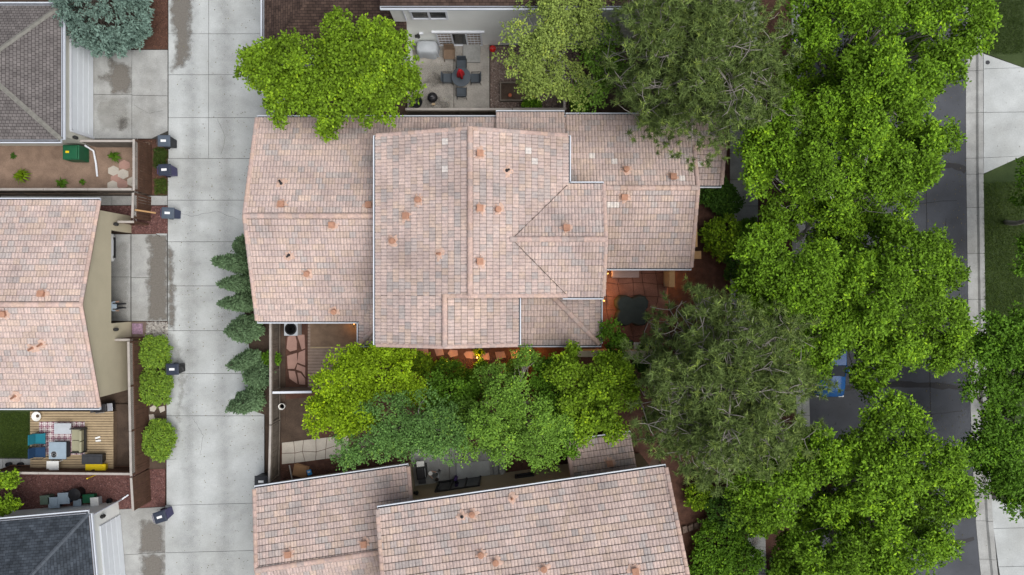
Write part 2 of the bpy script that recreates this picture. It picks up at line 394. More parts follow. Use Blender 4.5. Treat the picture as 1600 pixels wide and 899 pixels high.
def stain(parent, pts, z, mat, step=0.09, name='damp_stain', clip=None):
    poly = pxy(pts); xs = [p[0] for p in poly]; ys = [p[1] for p in poly]; mg = 0.45
    x0, x1, y0, y1 = min(xs)-mg, max(xs)+mg, min(ys)-mg, max(ys)+mg
    if clip:
        cp = pxy(clip); x0 = max(x0, min(p[0] for p in cp)); x1 = min(x1, max(p[0] for p in cp)); y0 = max(y0, min(p[1] for p in cp)); y1 = min(y1, max(p[1] for p in cp))
    nx = max(2, int((x1-x0)/step)); ny = max(2, int((y1-y0)/step))
    vs, sd = [], []
    for j in range(ny+1):
        for i in range(nx+1):
            p = (x0+(x1-x0)*i/nx, y0+(y1-y0)*j/ny)
            d = min(seg_d(p, poly[k-1], poly[k]) for k in range(len(poly)))
            vs.append((p[0], p[1], z)); sd.append(d if in_poly(p, poly) else -d)
    fs = [(j*(nx+1)+i, j*(nx+1)+i+1, (j+1)*(nx+1)+i+1, (j+1)*(nx+1)+i) for j in range(ny) for i in range(nx)]
    o = worldloc(parent)
    me = bpy.data.meshes.new(name); me.from_pydata([(v[0]-o.x, v[1]-o.y, v[2]-o.z) for v in vs], [], fs); me.materials.append(mat)
    at = me.attributes.new('sd', 'FLOAT', 'POINT'); at.data.foreach_set('value', sd)
    return link(name, me, parent)

g = MB(); g.box((0, 0, -0.45), (900, 900, 0.5)); struct(g.build('ground', M['soil']))

# alley between the two rows of garages
alley = sheet('alley', [(262, -120), (446, -120), (446, 500), (413, 502), (413, 1020), (258, 1020), (262, 500)], -0.05, M['joint'])
ys = [-120, -14, 53, 117, 184, 248, 313, 378, 447, 517, 584, 650, 718, 790, 864, 940, 1020]
qs = []
for a, b in zip(ys[:-1], ys[1:]):
    rx = 446 if b < 500 else 413
    if b <= 250:
        qs += [[(263, a), (326, a), (326, b), (263, b)], [(326, a), (rx, a), (rx, b), (326, b)]]
    else:
        lx = 262 if b < 600 else (260 if b < 800 else 258)
        qs.append([(lx, a), (rx, a + (0 if b < 780 else -4)), (rx, b + (0 if b < 720 else -4)), (lx, b)])
slabs(alley, qs, M['concrete'])
stain(alley, [(267, -40), (298, -40), (299, 30), (296, 50), (299, 75), (290, 100), (275, 108), (268, 112), (274, 88), (275, 60), (266, 30)], 0.006, M['damp'], clip=[(263, -100), (326, 118)])
stain(alley, [(262, 385), (270, 385), (272, 440), (273, 515), (262, 515)], 0.006, M['damp'], clip=[(262, 376), (330, 518)])
stain(alley, [(262, 520), (272, 522), (282, 545), (290, 590), (284, 640), (274, 690), (270, 670), (282, 610), (274, 560)], 0.006, M['dirt'], clip=[(262, 500), (340, 760)])
d1 = sheet('driveway', [(140, 78), (262, 78), (262, 217), (140, 217)], -0.05, M['joint'])
slabs(d1, [[(140, 78), (206, 78), (206, 148), (140, 148)], [(206, 78), (262, 78), (262, 150), (206, 149)],
           [(140, 148), (206, 148), (206, 217), (140, 217)], [(206, 149), (262, 150), (262, 205), (236, 217), (206, 217)]], M['concrete_old'])
stain(d1, [(168, 88), (185, 98), (204, 104), (205, 145), (176, 146), (172, 128), (154, 122), (172, 114), (170, 100)], 0.006, M['damp'], clip=[(146, 80), (206, 148)])
stain(d1, [(190, 182), (198, 190), (204, 200), (188, 202), (184, 188)], 0.006, M['damp'], clip=[(150, 150), (206, 216)])
stain(d1, [(150, 160), (200, 150), (200, 200), (160, 205)], 0.006, M['dirt'], clip=[(148, 150), (206, 216)])
d2 = sheet('driveway', [(120, 366), (261, 366), (261, 502), (120, 502)], -0.05, M['joint'])
slabs(d2, [[(120, 366), (204, 366), (204, 433), (120, 433)], [(120, 433), (204, 433), (204, 502), (120, 502)],
           [(205, 366), (243, 366), (261, 378), (261, 434), (205, 434)], [(205, 434), (261, 434), (261, 502), (205, 502)]], M['concrete_old'])
slabs(d2, [[(243, 365), (261, 365), (261, 377)]], M['concrete'])
stain(d2, [(230, 366), (262, 366), (262, 502), (231, 502), (233, 470), (230, 440), (234, 400)], 0.006, M['damp'], clip=[(206, 367), (261, 501)])
stain(d2, [(160, 380), (200, 380), (200, 500), (160, 500)], 0.006, M['dirt'], clip=[(150, 367), (203, 501)])
d3 = sheet('driveway', [(170, 796), (258, 792), (262, 1000), (170, 1000)], -0.05, M['joint'])
slabs(d3, [[(170, 797), (258, 792), (259, 863), (170, 869)], [(170, 869), (259, 863), (261, 960), (170, 966)]], M['concrete_old'])
stain(d3, [(222, 815), (252, 818), (256, 862), (219, 866), (219, 835)], 0.006, M['damp'], clip=[(198, 798), (258, 866)])
stain(d3, [(222, 868), (256, 867), (257, 930), (220, 930)], 0.006, M['damp'], clip=[(198, 866), (259, 950)])

# planting strips along the alley
sheet('mulch_bed', [(95, -60), (261.5, -60), (261.5, 77), (146, 77), (95, 40)], -0.035, M['mulch'])
sheet('side_strip', [(205, 218), (261.5, 218), (261.5, 305), (205, 305)], -0.035, M['mulch'])
sp = sheet('concrete_strip', [(0, 306), (261.5, 306), (261.5, 321), (0, 321)], -0.05, M['joint'])
slabs(sp, [[(x, 306), (x+43.5, 306), (x+43.5, 321), (x, 321)] for x in (0.5, 44, 87.5, 131, 174.5, 218)], M['concrete_old'], z=-0.01)
sheet('red_gravel_bed', [(150, 321.5), (261.5, 321.5), (261.5, 365.5), (205, 365.5), (205, 350), (150, 350)], -0.035, M['redgravel'])
sheet('rock_bed', [(205, 503), (261.5, 503), (261.5, 530), (205, 530)], -0.03, M['browngravel'])
sheet('shrub_bed', [(200, 530), (261, 530), (259, 733), (205, 733)], -0.035, M['soil'])
sheet('red_gravel_bed', [(0, 735), (205, 735), (258, 733), (257.5, 792), (150, 798), (0, 812)], -0.03, M['redgravel'])
sheet('conifer_bed', [(384, 372), (446, 360), (446, 660), (390, 640), (392, 560), (382, 500)], 0.012, M['soil'])
sheet('yard_soil', [(-40, 222), (234, 222), (234, 303), (-40, 303)], -0.03, M['sandy'])
# yard west of the deck and around it
sheet('lawn', [(-60, 640), (60, 640), (60, 716), (-60, 716)], -0.03, M['lawn'])
sheet('yard_dirt', [(176, 632), (228, 632), (228, 728), (176, 728)], -0.032, M['soil'])
gp = sheet('garden_path', [(-40, 716), (62, 716), (62, 736), (-40, 736)], -0.05, M['joint'])
slabs(gp, [[(x, 717), (x+28, 717), (x+28, 735), (x, 735)] for x in (-24, 4, 32)], M['concrete_old'], z=-0.02)

# yards between the houses
sheet('side_yard', [(438, 500), (1040, 500), (1040, 690), (990, 760), (438, 800)], -0.036, M['mulch'])
sheet('dirt_yard', [(438, 625), (500, 620), (500, 690), (438, 696)], -0.03, M['soil'])
sheet('front_garden', [(900, 170), (1140, 170), (1150, 560), (1186, 960), (1060, 960), (1030, 700), (900, 560)], -0.040, M['mulch'])
sheet('gravel_bed', [(766, 72), (905, 72), (905, 178), (766, 178)], -0.03, M['browngravel'])
sheet('north_yard', [(905, 20), (1140, 20), (1140, 200), (905, 200)], -0.034, M['soil'])

# street, kerbs, pavement, verge
def along(xs):           # piecewise linear x(y)
    def f(y):
        for (y0, x0), (y1, x1) in zip(xs[:-1], xs[1:]):
            if y <= y1: return x0 + (x1-x0)*(y-y0)/(y1-y0)
        return xs[-1][1]
    return f
er = along([(-400, 1513), (80, 1511), (230, 1511), (450, 1514), (640, 1518), (800, 1525), (899, 1534), (1300, 1580)])
el_ = along([(-400, 1258), (450, 1260), (900, 1275), (1300, 1312)])
yy = list(range(-400, 1301, 50))
st = MB(); P = [W(el_(y), y) for y in yy]; Q = [W(er(y), y) for y in yy]
st.add([(p.x, p.y, -0.12) for p in P] + [(p.x, p.y, -0.12) for p in Q], [(i, i+1, len(P)+i+1, len(P)+i) for i in range(len(P)-1)])
street = struct(st.build('street', M['asphalt']))
def strip(parent, name, pts, w, z, mat):
    m = MB(); vs = []
    ps = [W(x, y) for x, y in pts]
    for i, p in enumerate(ps):
        d = (ps[min(i+1, len(ps)-1)] - ps[max(i-1, 0)]).normalized(); nrm = Vector((-d.y, d.x, 0))
        ww = w * rnd.uniform(0.7, 1.25) / 2
        vs += [(p.x+nrm.x*ww, p.y+nrm.y*ww, z), (p.x-nrm.x*ww, p.y-nrm.y*ww, z)]
    m.add(vs, [(2*i, 2*i+1, 2*i+3, 2*i+2) for i in range(len(ps)-1)])
    return m.build(name, mat, parent, world=True)
strip(street, 'crack_seal', [(1462+i*5.5, 266-8*math.sin(i*0.35)+rnd.uniform(-1, 1)) for i in range(10)], 0.35, -0.114, M['tar'])
strip(street, 'crack_seal', [(1315+i*10, 608-7*math.sin(i*0.16)+rnd.uniform(-1, 1)) for i in range(21)], 0.32, -0.114, M['tar'])
strip(street, 'crack_seal', [(1470+i*6, 856-i*1.5+rnd.uniform(-1, 1)) for i in range(10)], 0.25, -0.114, M['tar'])
strip(street, 'lane_seam', [(1452+0.02*(y-450), y) for y in range(-200, 1150, 50)], 0.05, -0.114, M['tar'])
def kerb(name, f, w, side, segs):
    root = MB()
    base = struct(MB().prism(pxy([(f(y), y) for y in yy] + [(f(y)+side*w, y) for y in yy[::-1]]), -0.3, -0.13).build(name, M['joint']))
    for a, b in zip(segs[:-1], segs[1:]):
        g_ = 0.3
        # sloped gutter pan + upstand
        m = MB(); pa, pb = W(f(a)+side*0.2, a+g_), W(f(b)+side*0.2, b-g_); wa, wb = W(f(a)+side*w*0.62, a+g_), W(f(b)+side*w*0.62, b-g_)
        ea, eb = W(f(a)+side*w, a+g_), W(f(b)+side*w, b-g_)
        def V(p, z): return (p.x, p.y, z)
        vs = [V(pa, -0.105), V(pb, -0.105), V(wa, -0.10), V(wb, -0.10), V(wa, 0.005), V(wb, 0.005), V(ea, 0.01), V(eb, 0.01), V(ea, -0.28), V(eb, -0.28), V(pa, -0.28), V(pb, -0.28)]
        # shape the upstand as a small slope so it reads as a rolled kerb
        vs[4] = V(wa.lerp(ea, 0.25), 0.0); vs[5] = V(wb.lerp(eb, 0.25), 0.0)
        m.add(vs, [(0, 1, 3, 2), (2, 3, 5, 4), (4, 5, 7, 6), (6, 7, 9, 8), (8, 9, 11, 10), (10, 11, 1, 0), (0, 2, 4, 6, 8, 10), (11, 9, 7, 5, 3, 1)])
        m.build('kerb_stone', M['concrete_old'], base, world=True)
kerb('kerb', er, 25, 1, [-350, -270, -190, -110, -30, 50, 110, 176, 247, 272, 324, 396, 468, 540, 612, 684, 756, 815, 875, 940, 1010, 1090])
kerb('kerb', el_, 22, -1, [-350, -250, -150, -50, 50, 150, 250, 350, 450, 550, 650, 750, 850, 950, 1050])
swx = along([(-400, 1139), (450, 1141), (899, 1172), (1300, 1206)])
sw = struct(MB().prism(pxy([(swx(y), y) for y in yy] + [(swx(y)+44-max(0, (y-450)*0.04), y) for y in yy[::-1]]), -0.12, -0.05).build('pavement', M['joint']))
s_y = [240 + 41*i for i in range(-14, 22)]
slabs(sw, [[(swx(a), a), (swx(a)+44-max(0, (a-450)*0.04), a), (swx(b)+44-max(0, (b-450)*0.04), b), (swx(b), b)] for a, b in zip(s_y[:-1], s_y[1:])], M['concrete_old'])
stain(sw, [(1178, 835), (1190, 838), (1186, 850), (1176, 852)], 0.006, M['damp'])
sheet('verge', [(1185, -400), (1237, -400), (1238, 450), (1250, 900), (1285, 1300), (1240, 1300), (1190, 900), (1185, 450)], -0.035, M['mulch'])
sheet('lawn', [(1538, -400), (1900, -400), (1900, 150), (1600, 106), (1537, 82)], -0.02, M['lawn'])
sheet('lawn', [(1537, 273), (1600, 238), (1900, 200), (1900, 830), (1560, 790), (1540, 640), (1539, 450)], -0.02, M['lawn'])
dr = sheet('driveway', [(1536, 82), (1600, 106), (1900, 106), (1900, 238), (1600, 240), (1536, 272)], -0.05, M['joint'])
slabs(dr, [[(1536.5, 84), (1598, 106), (1536.5, 108)], [(1536.5, 108), (1598, 106), (1700, 105), (1700, 174), (1536.5, 176)], [(1536.5, 176), (1700, 174), (1700, 243), (1600, 244), (1536.5, 247)], [(1536.5, 247), (1598, 244), (1536.5, 272)]], M['concrete'], z=0.008)
mh = tag(MB().lathe([(0.12, 0), (0.12, 0.02), (0.0, 0.025)], (0, 0, 0), 16).build('valve_cover', M['charcoal']), 'small round dark utility cover set in the pale driveway apron across the street', 'utility cover')
mh.location = W(1543, 98, 0) + Vector((0, 0, 0.01))
dr2 = sheet('driveway', [(1545, 775), (1900, 775), (1900, 1100), (1575, 1100)], -0.05, M['joint'])
slabs(dr2, [[(1548, 780), (1720, 780), (1720, 822), (1552, 826)], [(1552, 826), (1720, 822), (1720, 882), (1560, 886)], [(1560, 886), (1720, 882), (1720, 960), (1572, 960)]], M['concrete'], z=0.008)

# gravel and bark laid as loose pieces
def rockmesh(name, rects, n, size, mat, z, colvar=None):
    rs = np.random.RandomState(len(name)+n)
    base = np.array([(1, 0, 0), (-1, 0, 0), (0, 1, 0), (0, -1, 0), (0, 0, 1), (0, 0, -0.5)], float)
    fc = np.array([(0, 2, 4), (2, 1, 4), (1, 3, 4), (3, 0, 4), (2, 0, 5), (1, 2, 5), (3, 1, 5), (0, 3, 5)])
    ar = np.array([abs((r[2]-r[0])*(r[3]-r[1])) for r in rects], float); ar /= ar.sum()
    vs, fs = [], []
    for i in range(n):
        r = rects[rs.choice(len(rects), p=ar)]
        p = W(rs.uniform(r[0], r[2]), rs.uniform(r[1], r[3]))
        s = size*rs.uniform(0.5, 1.4); a = rs.uniform(0, 6.28)
        b = base*np.array([s, s*rs.uniform(0.5, 1), s*rs.uniform(0.4, 0.7)])*rs.uniform(0.8, 1.2, (6, 1))
        ca, sa = math.cos(a), math.sin(a)
        b = np.stack([b[:, 0]*ca-b[:, 1]*sa+p.x, b[:, 0]*sa+b[:, 1]*ca+p.y, b[:, 2]+z+s*0.2], 1)
        vs.append(b); fs.append(fc+6*i)
    me = bpy.data.meshes.new(name); me.from_pydata(np.concatenate(vs).tolist(), [], np.concatenate(fs).tolist()); me.materials.append(mat)
    return stuff(link(name, me))
def rockmat(name, cols):
    m, n, l, b = nm(name); geo = n.new('ShaderNodeNewGeometry')
    r = ramp(n, l, geo.outputs['Random Per Island'], [(i/(len(cols)-1), c) for i, c in enumerate(cols)])
    l.new(r.outputs[0], b.inputs['Base Color']); b.inputs['Roughness'].default_value = 0.9
    return m
M['r_red'] = rockmat('red_rock', [(0.06, 0.025, 0.025), (0.16, 0.075, 0.065), (0.11, 0.05, 0.045), (0.24, 0.13, 0.115)])
M['r_brown'] = rockmat('river_rock', [(0.10, 0.075, 0.065), (0.27, 0.21, 0.18), (0.16, 0.115, 0.095), (0.36, 0.30, 0.26)])
M['r_bark'] = rockmat('bark_chip', [(0.05, 0.022, 0.014), (0.13, 0.06, 0.036), (0.085, 0.04, 0.026)])
M['r_grey'] = rockmat('grey_rock', [(0.14, 0.13, 0.12), (0.4, 0.38, 0.35), (0.25, 0.23, 0.21), (0.5, 0.48, 0.44)])
tag(rockmesh('red_gravel', [(160, 322, 204, 348), (206, 322, 261, 364)], 1800, 0.05, M['r_red'], -0.035), 'red crushed rock beside the tan garage', 'gravel')
tag(rockmesh('red_gravel', [(2, 745, 205, 795), (234, 735, 257, 790)], 4500, 0.045, M['r_red'], -0.03), 'dark red crushed rock beside the slate roofed garage', 'gravel')
tag(rockmesh('river_gravel', [(767, 74, 900, 170)], 4500, 0.045, M['r_brown'], -0.03), 'brown river gravel round the planter box', 'gravel')
tag(rockmesh('bark_mulch', [(236, 0, 261, 77), (206, 219, 260, 302), (440, 731, 640, 768), (640, 560, 900, 620)], 5000, 0.05, M['r_bark'], -0.03), 'brown bark mulch in the planting beds', 'mulch')
tag(rockmesh('grey_cobbles', [(228, 504, 261, 528)], 260, 0.09, M['r_grey'], -0.03), 'pale grey cobbles beside the pink mat', 'cobbles')

# tyre_grime, cracks and litter on the alley and street
for x0, x1 in ((292, 303), (345, 357)): stain(alley, [(x0, -60), (x1, -60), (x1+3, 300), (x1-2, 620), (x1+4, 960), (x0+4, 960), (x0-3, 600), (x0+2, 280)], 0.0055, M['tyre'], step=0.16, name='tyre_grime', clip=[(265, -60), (408, 960)])
def crack(parent, pts, z=0.006, w=0.011, mat='joint'):
    out = []
    for (xa, ya), (xb, yb) in zip(pts[:-1], pts[1:]):
        for i in range(8): t = i/8; out.append((xa+(xb-xa)*t+rnd.uniform(-0.9, 0.9), ya+(yb-ya)*t+rnd.uniform(-0.9, 0.9)))
    return strip(parent, 'crack', out, w, z, M[mat])
crack(alley, [(268, 330), (300, 338), (338, 330), (378, 345)]); crack(alley, [(340, 186), (352, 214), (345, 246)]); crack(alley, [(300, 652), (318, 680), (312, 716)]); crack(d1, [(210, 165), (232, 178), (258, 172)], 0.008)
crack(street, [(1400, 300), (1440, 318), (1505, 312)], -0.114, 0.03, 'tar'); crack(street, [(1480, 340), (1474, 400), (1486, 470), (1478, 560)], -0.114, 0.03, 'tar'); crack(street, [(1380, 640), (1440, 650), (1515, 642)], -0.114, 0.03, 'tar')
M['r_litter'] = rockmat('leaf_litter', [(0.10, 0.06, 0.03), (0.2, 0.16, 0.07), (0.12, 0.14, 0.04), (0.07, 0.045, 0.03)])
tag(rockmesh('leaf_litter', [(263, 0, 268, 899), (380, 190, 412, 899), (270, 0, 400, 899), (640, 80, 764, 170)], 700, 0.028, M['r_litter'], 0.0), 'scattered leaf litter along the alley edges', 'leaf litter')
tag(rockmesh('leaf_litter', [(1494, 80, 1511, 480), (1400, 80, 1510, 899), (1500, 640, 1518, 820)], 700, 0.03, M['r_litter'], -0.115), 'scattered leaf litter along the street gutter', 'leaf litter')
# ------------------------------------------------------------------ roof tiles
TW, TL, TE = 0.335, 0.41, 0.335
PAL = [(0.53, 0.415, 0.375), (0.56, 0.435, 0.385), (0.52, 0.41, 0.38), (0.57, 0.44, 0.36), (0.44, 0.385, 0.365), (0.40, 0.37, 0.36), (0.53, 0.41, 0.34), (0.55, 0.43, 0.395), (0.49, 0.40, 0.375), (0.54, 0.42, 0.385), (0.58, 0.45, 0.40)]
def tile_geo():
    """double-roll tile: upper face, a head strip coloured dark as the shadow at the lap, undercut nose"""
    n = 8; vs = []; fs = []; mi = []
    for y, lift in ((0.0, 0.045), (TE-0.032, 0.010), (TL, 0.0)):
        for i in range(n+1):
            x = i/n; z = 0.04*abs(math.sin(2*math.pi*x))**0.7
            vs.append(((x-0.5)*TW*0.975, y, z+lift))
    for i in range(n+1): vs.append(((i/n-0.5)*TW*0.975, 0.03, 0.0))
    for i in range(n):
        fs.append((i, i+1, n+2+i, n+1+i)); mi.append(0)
        fs.append((n+1+i, n+2+i, 2*n+3+i, 2*n+2+i)); mi.append(1)  # head strip coloured dark as the shadow under the next tile's nose
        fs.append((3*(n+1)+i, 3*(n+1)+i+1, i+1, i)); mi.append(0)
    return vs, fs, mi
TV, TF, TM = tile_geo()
def cap_geo(r=0.145, L=0.43):
    n = 7; vs = []; fs = []
    for y, rr, lift in ((0, r, 0.03), (L, r*0.9, 0.0)):
        for i in range(n+1):
            t = math.pi*i/n; vs.append((-rr*math.cos(t), y, rr*0.75*math.sin(t)+lift-0.02))
    for i in range(n): fs.append((i, i+1, n+2+i, n+1+i))
    fs.append(tuple(range(n, -1, -1)))
    return vs, fs
def simple_mesh(name, vs, fs, mat):
    me = bpy.data.meshes.new(name); me.from_pydata(vs, [], fs); me.materials.append(mat); return me
M['lap_shade_flashing'] = pm('tile_lap_shade_flashing', (0.10, 0.075, 0.065), 0.95, 0.4, 4)  # painted shadow line of the tile rows; also colours the valley flashing
ME_TILE = simple_mesh('roof_tile', TV, TF, M['tile_o']); ME_TILE.materials.append(M['lap_shade_flashing']); ME_TILE.polygons.foreach_set('material_index', TM)
ME_CAP = simple_mesh('ridge_tile', *cap_geo(), M['tile_o'])
ME_RAKE = simple_mesh('rake_tile', *cap_geo(0.115, 0.43), M['tile_o'])

for mn in ('tile_o', 'tile_a'):
    nt = M[mn].node_tree; n_, l_ = nt.nodes, nt.links; b_ = n_['Principled BSDF']; src = b_.inputs['Base Color'].links[0].from_socket
    g_ = n_.new('ShaderNodeNewGeometry'); q_ = n_.new('ShaderNodeTexNoise'); q_.inputs['Scale'].default_value = 0.45; q_.inputs['Detail'].default_value = 8; l_.new(g_.outputs['Position'], q_.inputs['Vector'])
    rr_ = ramp(n_, l_, q_.outputs[0], [(0.3, (0.80, 0.79, 0.79)), (0.52, (1, 1, 1)), (0.7, (1.05, 1.04, 1.02))])
    mm_ = n_.new('ShaderNodeMixRGB'); mm_.blend_type = 'MULTIPLY'; mm_.inputs[0].default_value = 1; l_.new(src, mm_.inputs[1]); l_.new(rr_.outputs[0], mm_.inputs[2]); l_.new(mm_.outputs[0], b_.inputs['Base Color'])
class House:
    def __init__(s, name, label, base, palk=1.0, quota=300):
        s.o = thing(name, label, 'house', base); s.quota = quota; s.V = []; s.Fc = []; s.Mi = []; s.Cc = []; s.pal = palk; s.off = Vector(base); s.pale = []
        s.rnd = random.Random(len(label))
    def col(s, seed=None):
        c = s.rnd.choice(PAL); c = tuple(0.66*a+0.34*b for a, b in zip(c, (0.52, 0.42, 0.39))); c = (c[0]*0.98, c[1]*0.995, c[2]*1.0); k = s.rnd.uniform(0.93, 1.06)*s.pal
        return (c[0]*k, c[1]*k, c[2]*k, 1)
    def basis(s, poly, ea, eb):
        u = (eb-ea).normalized(); n = (poly[1]-poly[0]).cross(poly[2]-poly[0]).normalized()
        if n.z < 0: n = -n
        v = n.cross(u)
        if v.z < 0: u = -u; v = n.cross(u)
        return u, v, n
    def plane(s, poly, ea, eb, single=True, origin=None):
        """poly: convex list of 3D points, ea-eb: eave line"""
        poly = [Vector(p) for p in poly]; ea = Vector(ea); eb = Vector(eb)
        u, v, n = s.basis(poly, ea, eb); O = Vector(origin) if origin else ea
        MB().slab([p - n*0.02 for p in poly], 0.14).build('roof_deck', M['fascia'], s.o, world=True)
        p2 = [((p-O).dot(u), (p-O).dot(v)) for p in poly]
        umin = min(p[0] for p in p2); umax = max(p[0] for p in p2); vmin = min(p[1] for p in p2); vmax = max(p[1] for p in p2)
        ctr = Vector((sum(p[0] for p in p2)/len(p2), sum(p[1] for p in p2)/len(p2)))
        edges = []
        for i in range(len(p2)):
            a = Vector(p2[i]); b = Vector(p2[(i+1) % len(p2)]); e = (b-a)
            if e.length < 1e-4: continue
            nn = Vector((-e.y, e.x)).normalized()
            if (ctr-a).dot(nn) < 0: nn = -nn
            eave = abs(a.y-vmin) < 0.02 and abs(b.y-vmin) < 0.02
            edges.append((a, nn, eave))
        bm = bmesh.new(); cl = bm.verts.layers.float_color.new('tcol')
        j0 = int(math.floor(vmin/TE))-1; j1 = int(math.ceil(vmax/TE))+1
        i0 = int(math.floor(umin/TW))-2; i1 = int(math.ceil(umax/TW))+2
        streak = {}
        for j in range(j0, j1):
            for i in range(i0, i1):
                uc = (i+0.5+(0.5 if j % 2 else 0.0))*TW; vb = j*TE-0.06
                cs = [(uc-TW/2, vb), (uc+TW/2, vb), (uc+TW/2, vb+TL), (uc-TW/2, vb+TL)]
                inside = True; out = False
                for a, nn, eave in edges:
                    ds = [(Vector(c)-a).dot(nn) for c in cs]
                    if eave: 
                        if max(ds) < 0.2: out = True; break
                        continue
                    if max(ds) <= 0.02: out = True; break
                    if min(ds) < 0: inside = False
                if out: continue
                base = O + u*uc + v*vb + n*0.0
                # neighbouring tiles come from the same batch now and then
                key = (i//2, j); 
                if s.rnd.random() < 0.45 and key in streak: c = streak[key]
                else: c = s.col()
                streak[(i//2, j)] = c; k = s.rnd.uniform(0.95, 1.05); c = (c[0]*k, c[1]*k, c[2]*k, 1)
                pp = proj(base+v*0.17+n*0.05)
                for q in s.pale:
                    if abs(pp[0]-q[0]) < 6 and abs(pp[1]-q[1]) < 6 and not q[2]:
                        c = (0.66, 0.62, 0.59, 1); q[2] = 1; break
                jit = s.rnd.uniform(-0.006, 0.006)
                if inside and single and s.quota > 0:
                    s.quota -= 1
                    ob = bpy.data.objects.new('roof_tile', ME_TILE); C.objects.link(ob); ob.parent = s.o
                    mat = Matrix((u, v, n)).transposed().to_4x4(); mat.translation = base - s.off + n*jit
                    ob.matrix_local = mat; ob.color = c
                else:
                    vv = []
                    for x, y, z in TV:
                        q = bm.verts.new(base + u*x + v*y + n*(z+jit) - s.off); q[cl] = c; vv.append(q)
                    for f, mm in zip(TF, TM): bm.faces.new([vv[t] for t in f]).material_index = mm
        for a, nn, eave in edges:
            if eave: continue
            co = O + u*a.x + v*a.y - s.off; no = u*nn.x + v*nn.y
            bmesh.ops.bisect_plane(bm, geom=bm.verts[:]+bm.edges[:]+bm.faces[:], plane_co=co, plane_no=-no, clear_outer=True)
        o = len(s.V); bm.verts.index_update()
        for q in bm.verts: s.V.append(tuple(q.co)); s.Cc += list(q[cl])
        for f in bm.faces: s.Fc.append([q.index+o for q in f.verts]); s.Mi.append(f.material_index)
        bm.free()
        return u, v, n
    def caps(s, p0, p1, kind='ridge_tile', lift=0.06, step=0.36):
        p0 = Vector(p0); p1 = Vector(p1); d = (p1-p0); L = d.length; d.normalize()
        x = d.cross(Vector((0, 0, 1))).normalized(); z = x.cross(d)
        me = ME_CAP if kind == 'ridge_tile' else ME_RAKE
        cnt = max(1, int(round(L/step)))
        for i in range(cnt):
            ob = bpy.data.objects.new(kind, me); C.objects.link(ob); ob.parent = s.o
            m = Matrix((x, d, z)).transposed().to_4x4(); m.translation = p0 + d*(L*i/cnt) + z*(lift+s.rnd.uniform(-0.004, 0.004)) - s.off
            ob.matrix_local = m; c = s.col(); ob.color = (c[0]*1.0, c[1]*0.93, c[2]*0.9, 1)
    def gutter(s, p0, p1, out):
        """open U-channel under an eave; out = horizontal unit vector away from the house"""
        p0 = Vector(p0); p1 = Vector(p1); out = Vector(out); m = MB(); d = (p1-p0); L = d.length; c = (p0+p1)/2; rz = math.atan2(d.y, d.x)
        o = c + out*0.10 + Vector((0, 0, -0.06))
        m.box(o+Vector((0, 0, -0.05)), (L, 0.14, 0.015), rz, 1)
        m.box(o+out*0.07, (L, 0.055, 0.13), rz, 0); m.box(o-out*0.07, (L, 0.012, 0.12), rz, 0)
        e = d.normalized()
        for q in (p0, p1): m.box(Vector(q)+out*0.10+Vector((0, 0, -0.06)), (0.012, 0.17, 0.125), rz, 0)
        m.build('gutter', [M['gutter'], M['gutter_in']], s.o, world=True)
    def wall(s, poly, z0, z1, mat): MB().prism(poly, z0, z1).build('wall', mat, s.o, world=True)
    def gable(s, a, b, z0, z1, t, mat):    # triangular wall between a and b (xy), t = thickness vector
        a = Vector((a[0], a[1], z0)); b = Vector((b[0], b[1], z0)); c = (a+b)/2; c.z = z1; t = Vector((t[0], t[1], 0))
        MB().add([a, b, c, a+t, b+t, c+t], [(0, 1, 2), (5, 4, 3), (0, 3, 4, 1), (1, 4, 5, 2), (2, 5, 3, 0)]).build('gable_wall', mat, s.o, world=True)
    def vent(s, pt, n, u, v, kind, ang=0.0):
        """clay coloured vent on a mastic-patched flashing"""
        pt = Vector(pt); r = s.rnd
        R = Matrix((u, v, n)).transposed(); m = MB()
        k = 18 ; pts = []
        for i in range(k):
            t = 2*math.pi*i/k; rr = r.uniform(0.17, 0.42); pts.append((rr*math.cos(t)*1.0, rr*math.sin(t)*0.8-0.05))
        vs = [(0, 0, 0.092)] + [(x, y, 0.075) for x, y in pts] + [(x*1.05, y*1.05, 0.0) for x, y in pts]
        fs = [(0, 1+i, 1+(i+1) % k) for i in range(k)] + [(1+i, 1+k+i, 1+k+(i+1) % k, 1+(i+1) % k) for i in range(k)]
        m.add(vs, fs, 1)
        if kind == 'box':
            m.box((0, 0.04, 0.17), (0.25, 0.25, 0.16), 0, 0); m.box((0, 0.04, 0.27), (0.32, 0.32, 0.05), 0, 0)
        elif kind == 'pipe':
            m2 = m; z = Vector((0, 0, 1))
            m.lathe([(0.10, 0.06), (0.07, 0.12), (0.055, 0.14), (0.055, 0.42), (0.04, 0.42), (0.04, 0.3)], (0, 0, 0), 10, 0)
        else:
            m.lathe([(0.13, 0.06), (0.10, 0.14), (0.10, 0.26), (0.16, 0.27), (0.15, 0.33), (0.0, 0.36)], (0, 0, 0), 12, 0)
        Rz = Matrix.Rotation(ang, 3, 'Z')
        m.v = [tuple(R @ (Rz @ Vector(p)) + pt) for p in m.v]
        m.build('roof_vent', [M['charcoal'] if kind == 'pipe' and r.random() < 0.5 else M['clay'], M['mastic']], s.o, world=True)
    def finish(s):
        me = bpy.data.meshes.new('roof_tile_field'); me.from_pydata(s.V, [], s.Fc); me.materials.append(M['tile_a']); me.materials.append(M['lap_shade_flashing']); me.polygons.foreach_set('material_index', s.Mi)
        at = me.attributes.new('tcol', 'FLOAT_COLOR', 'POINT'); at.data.foreach_set('color', s.Cc)
        stuff(link('roof_tile_field', me, s.o))

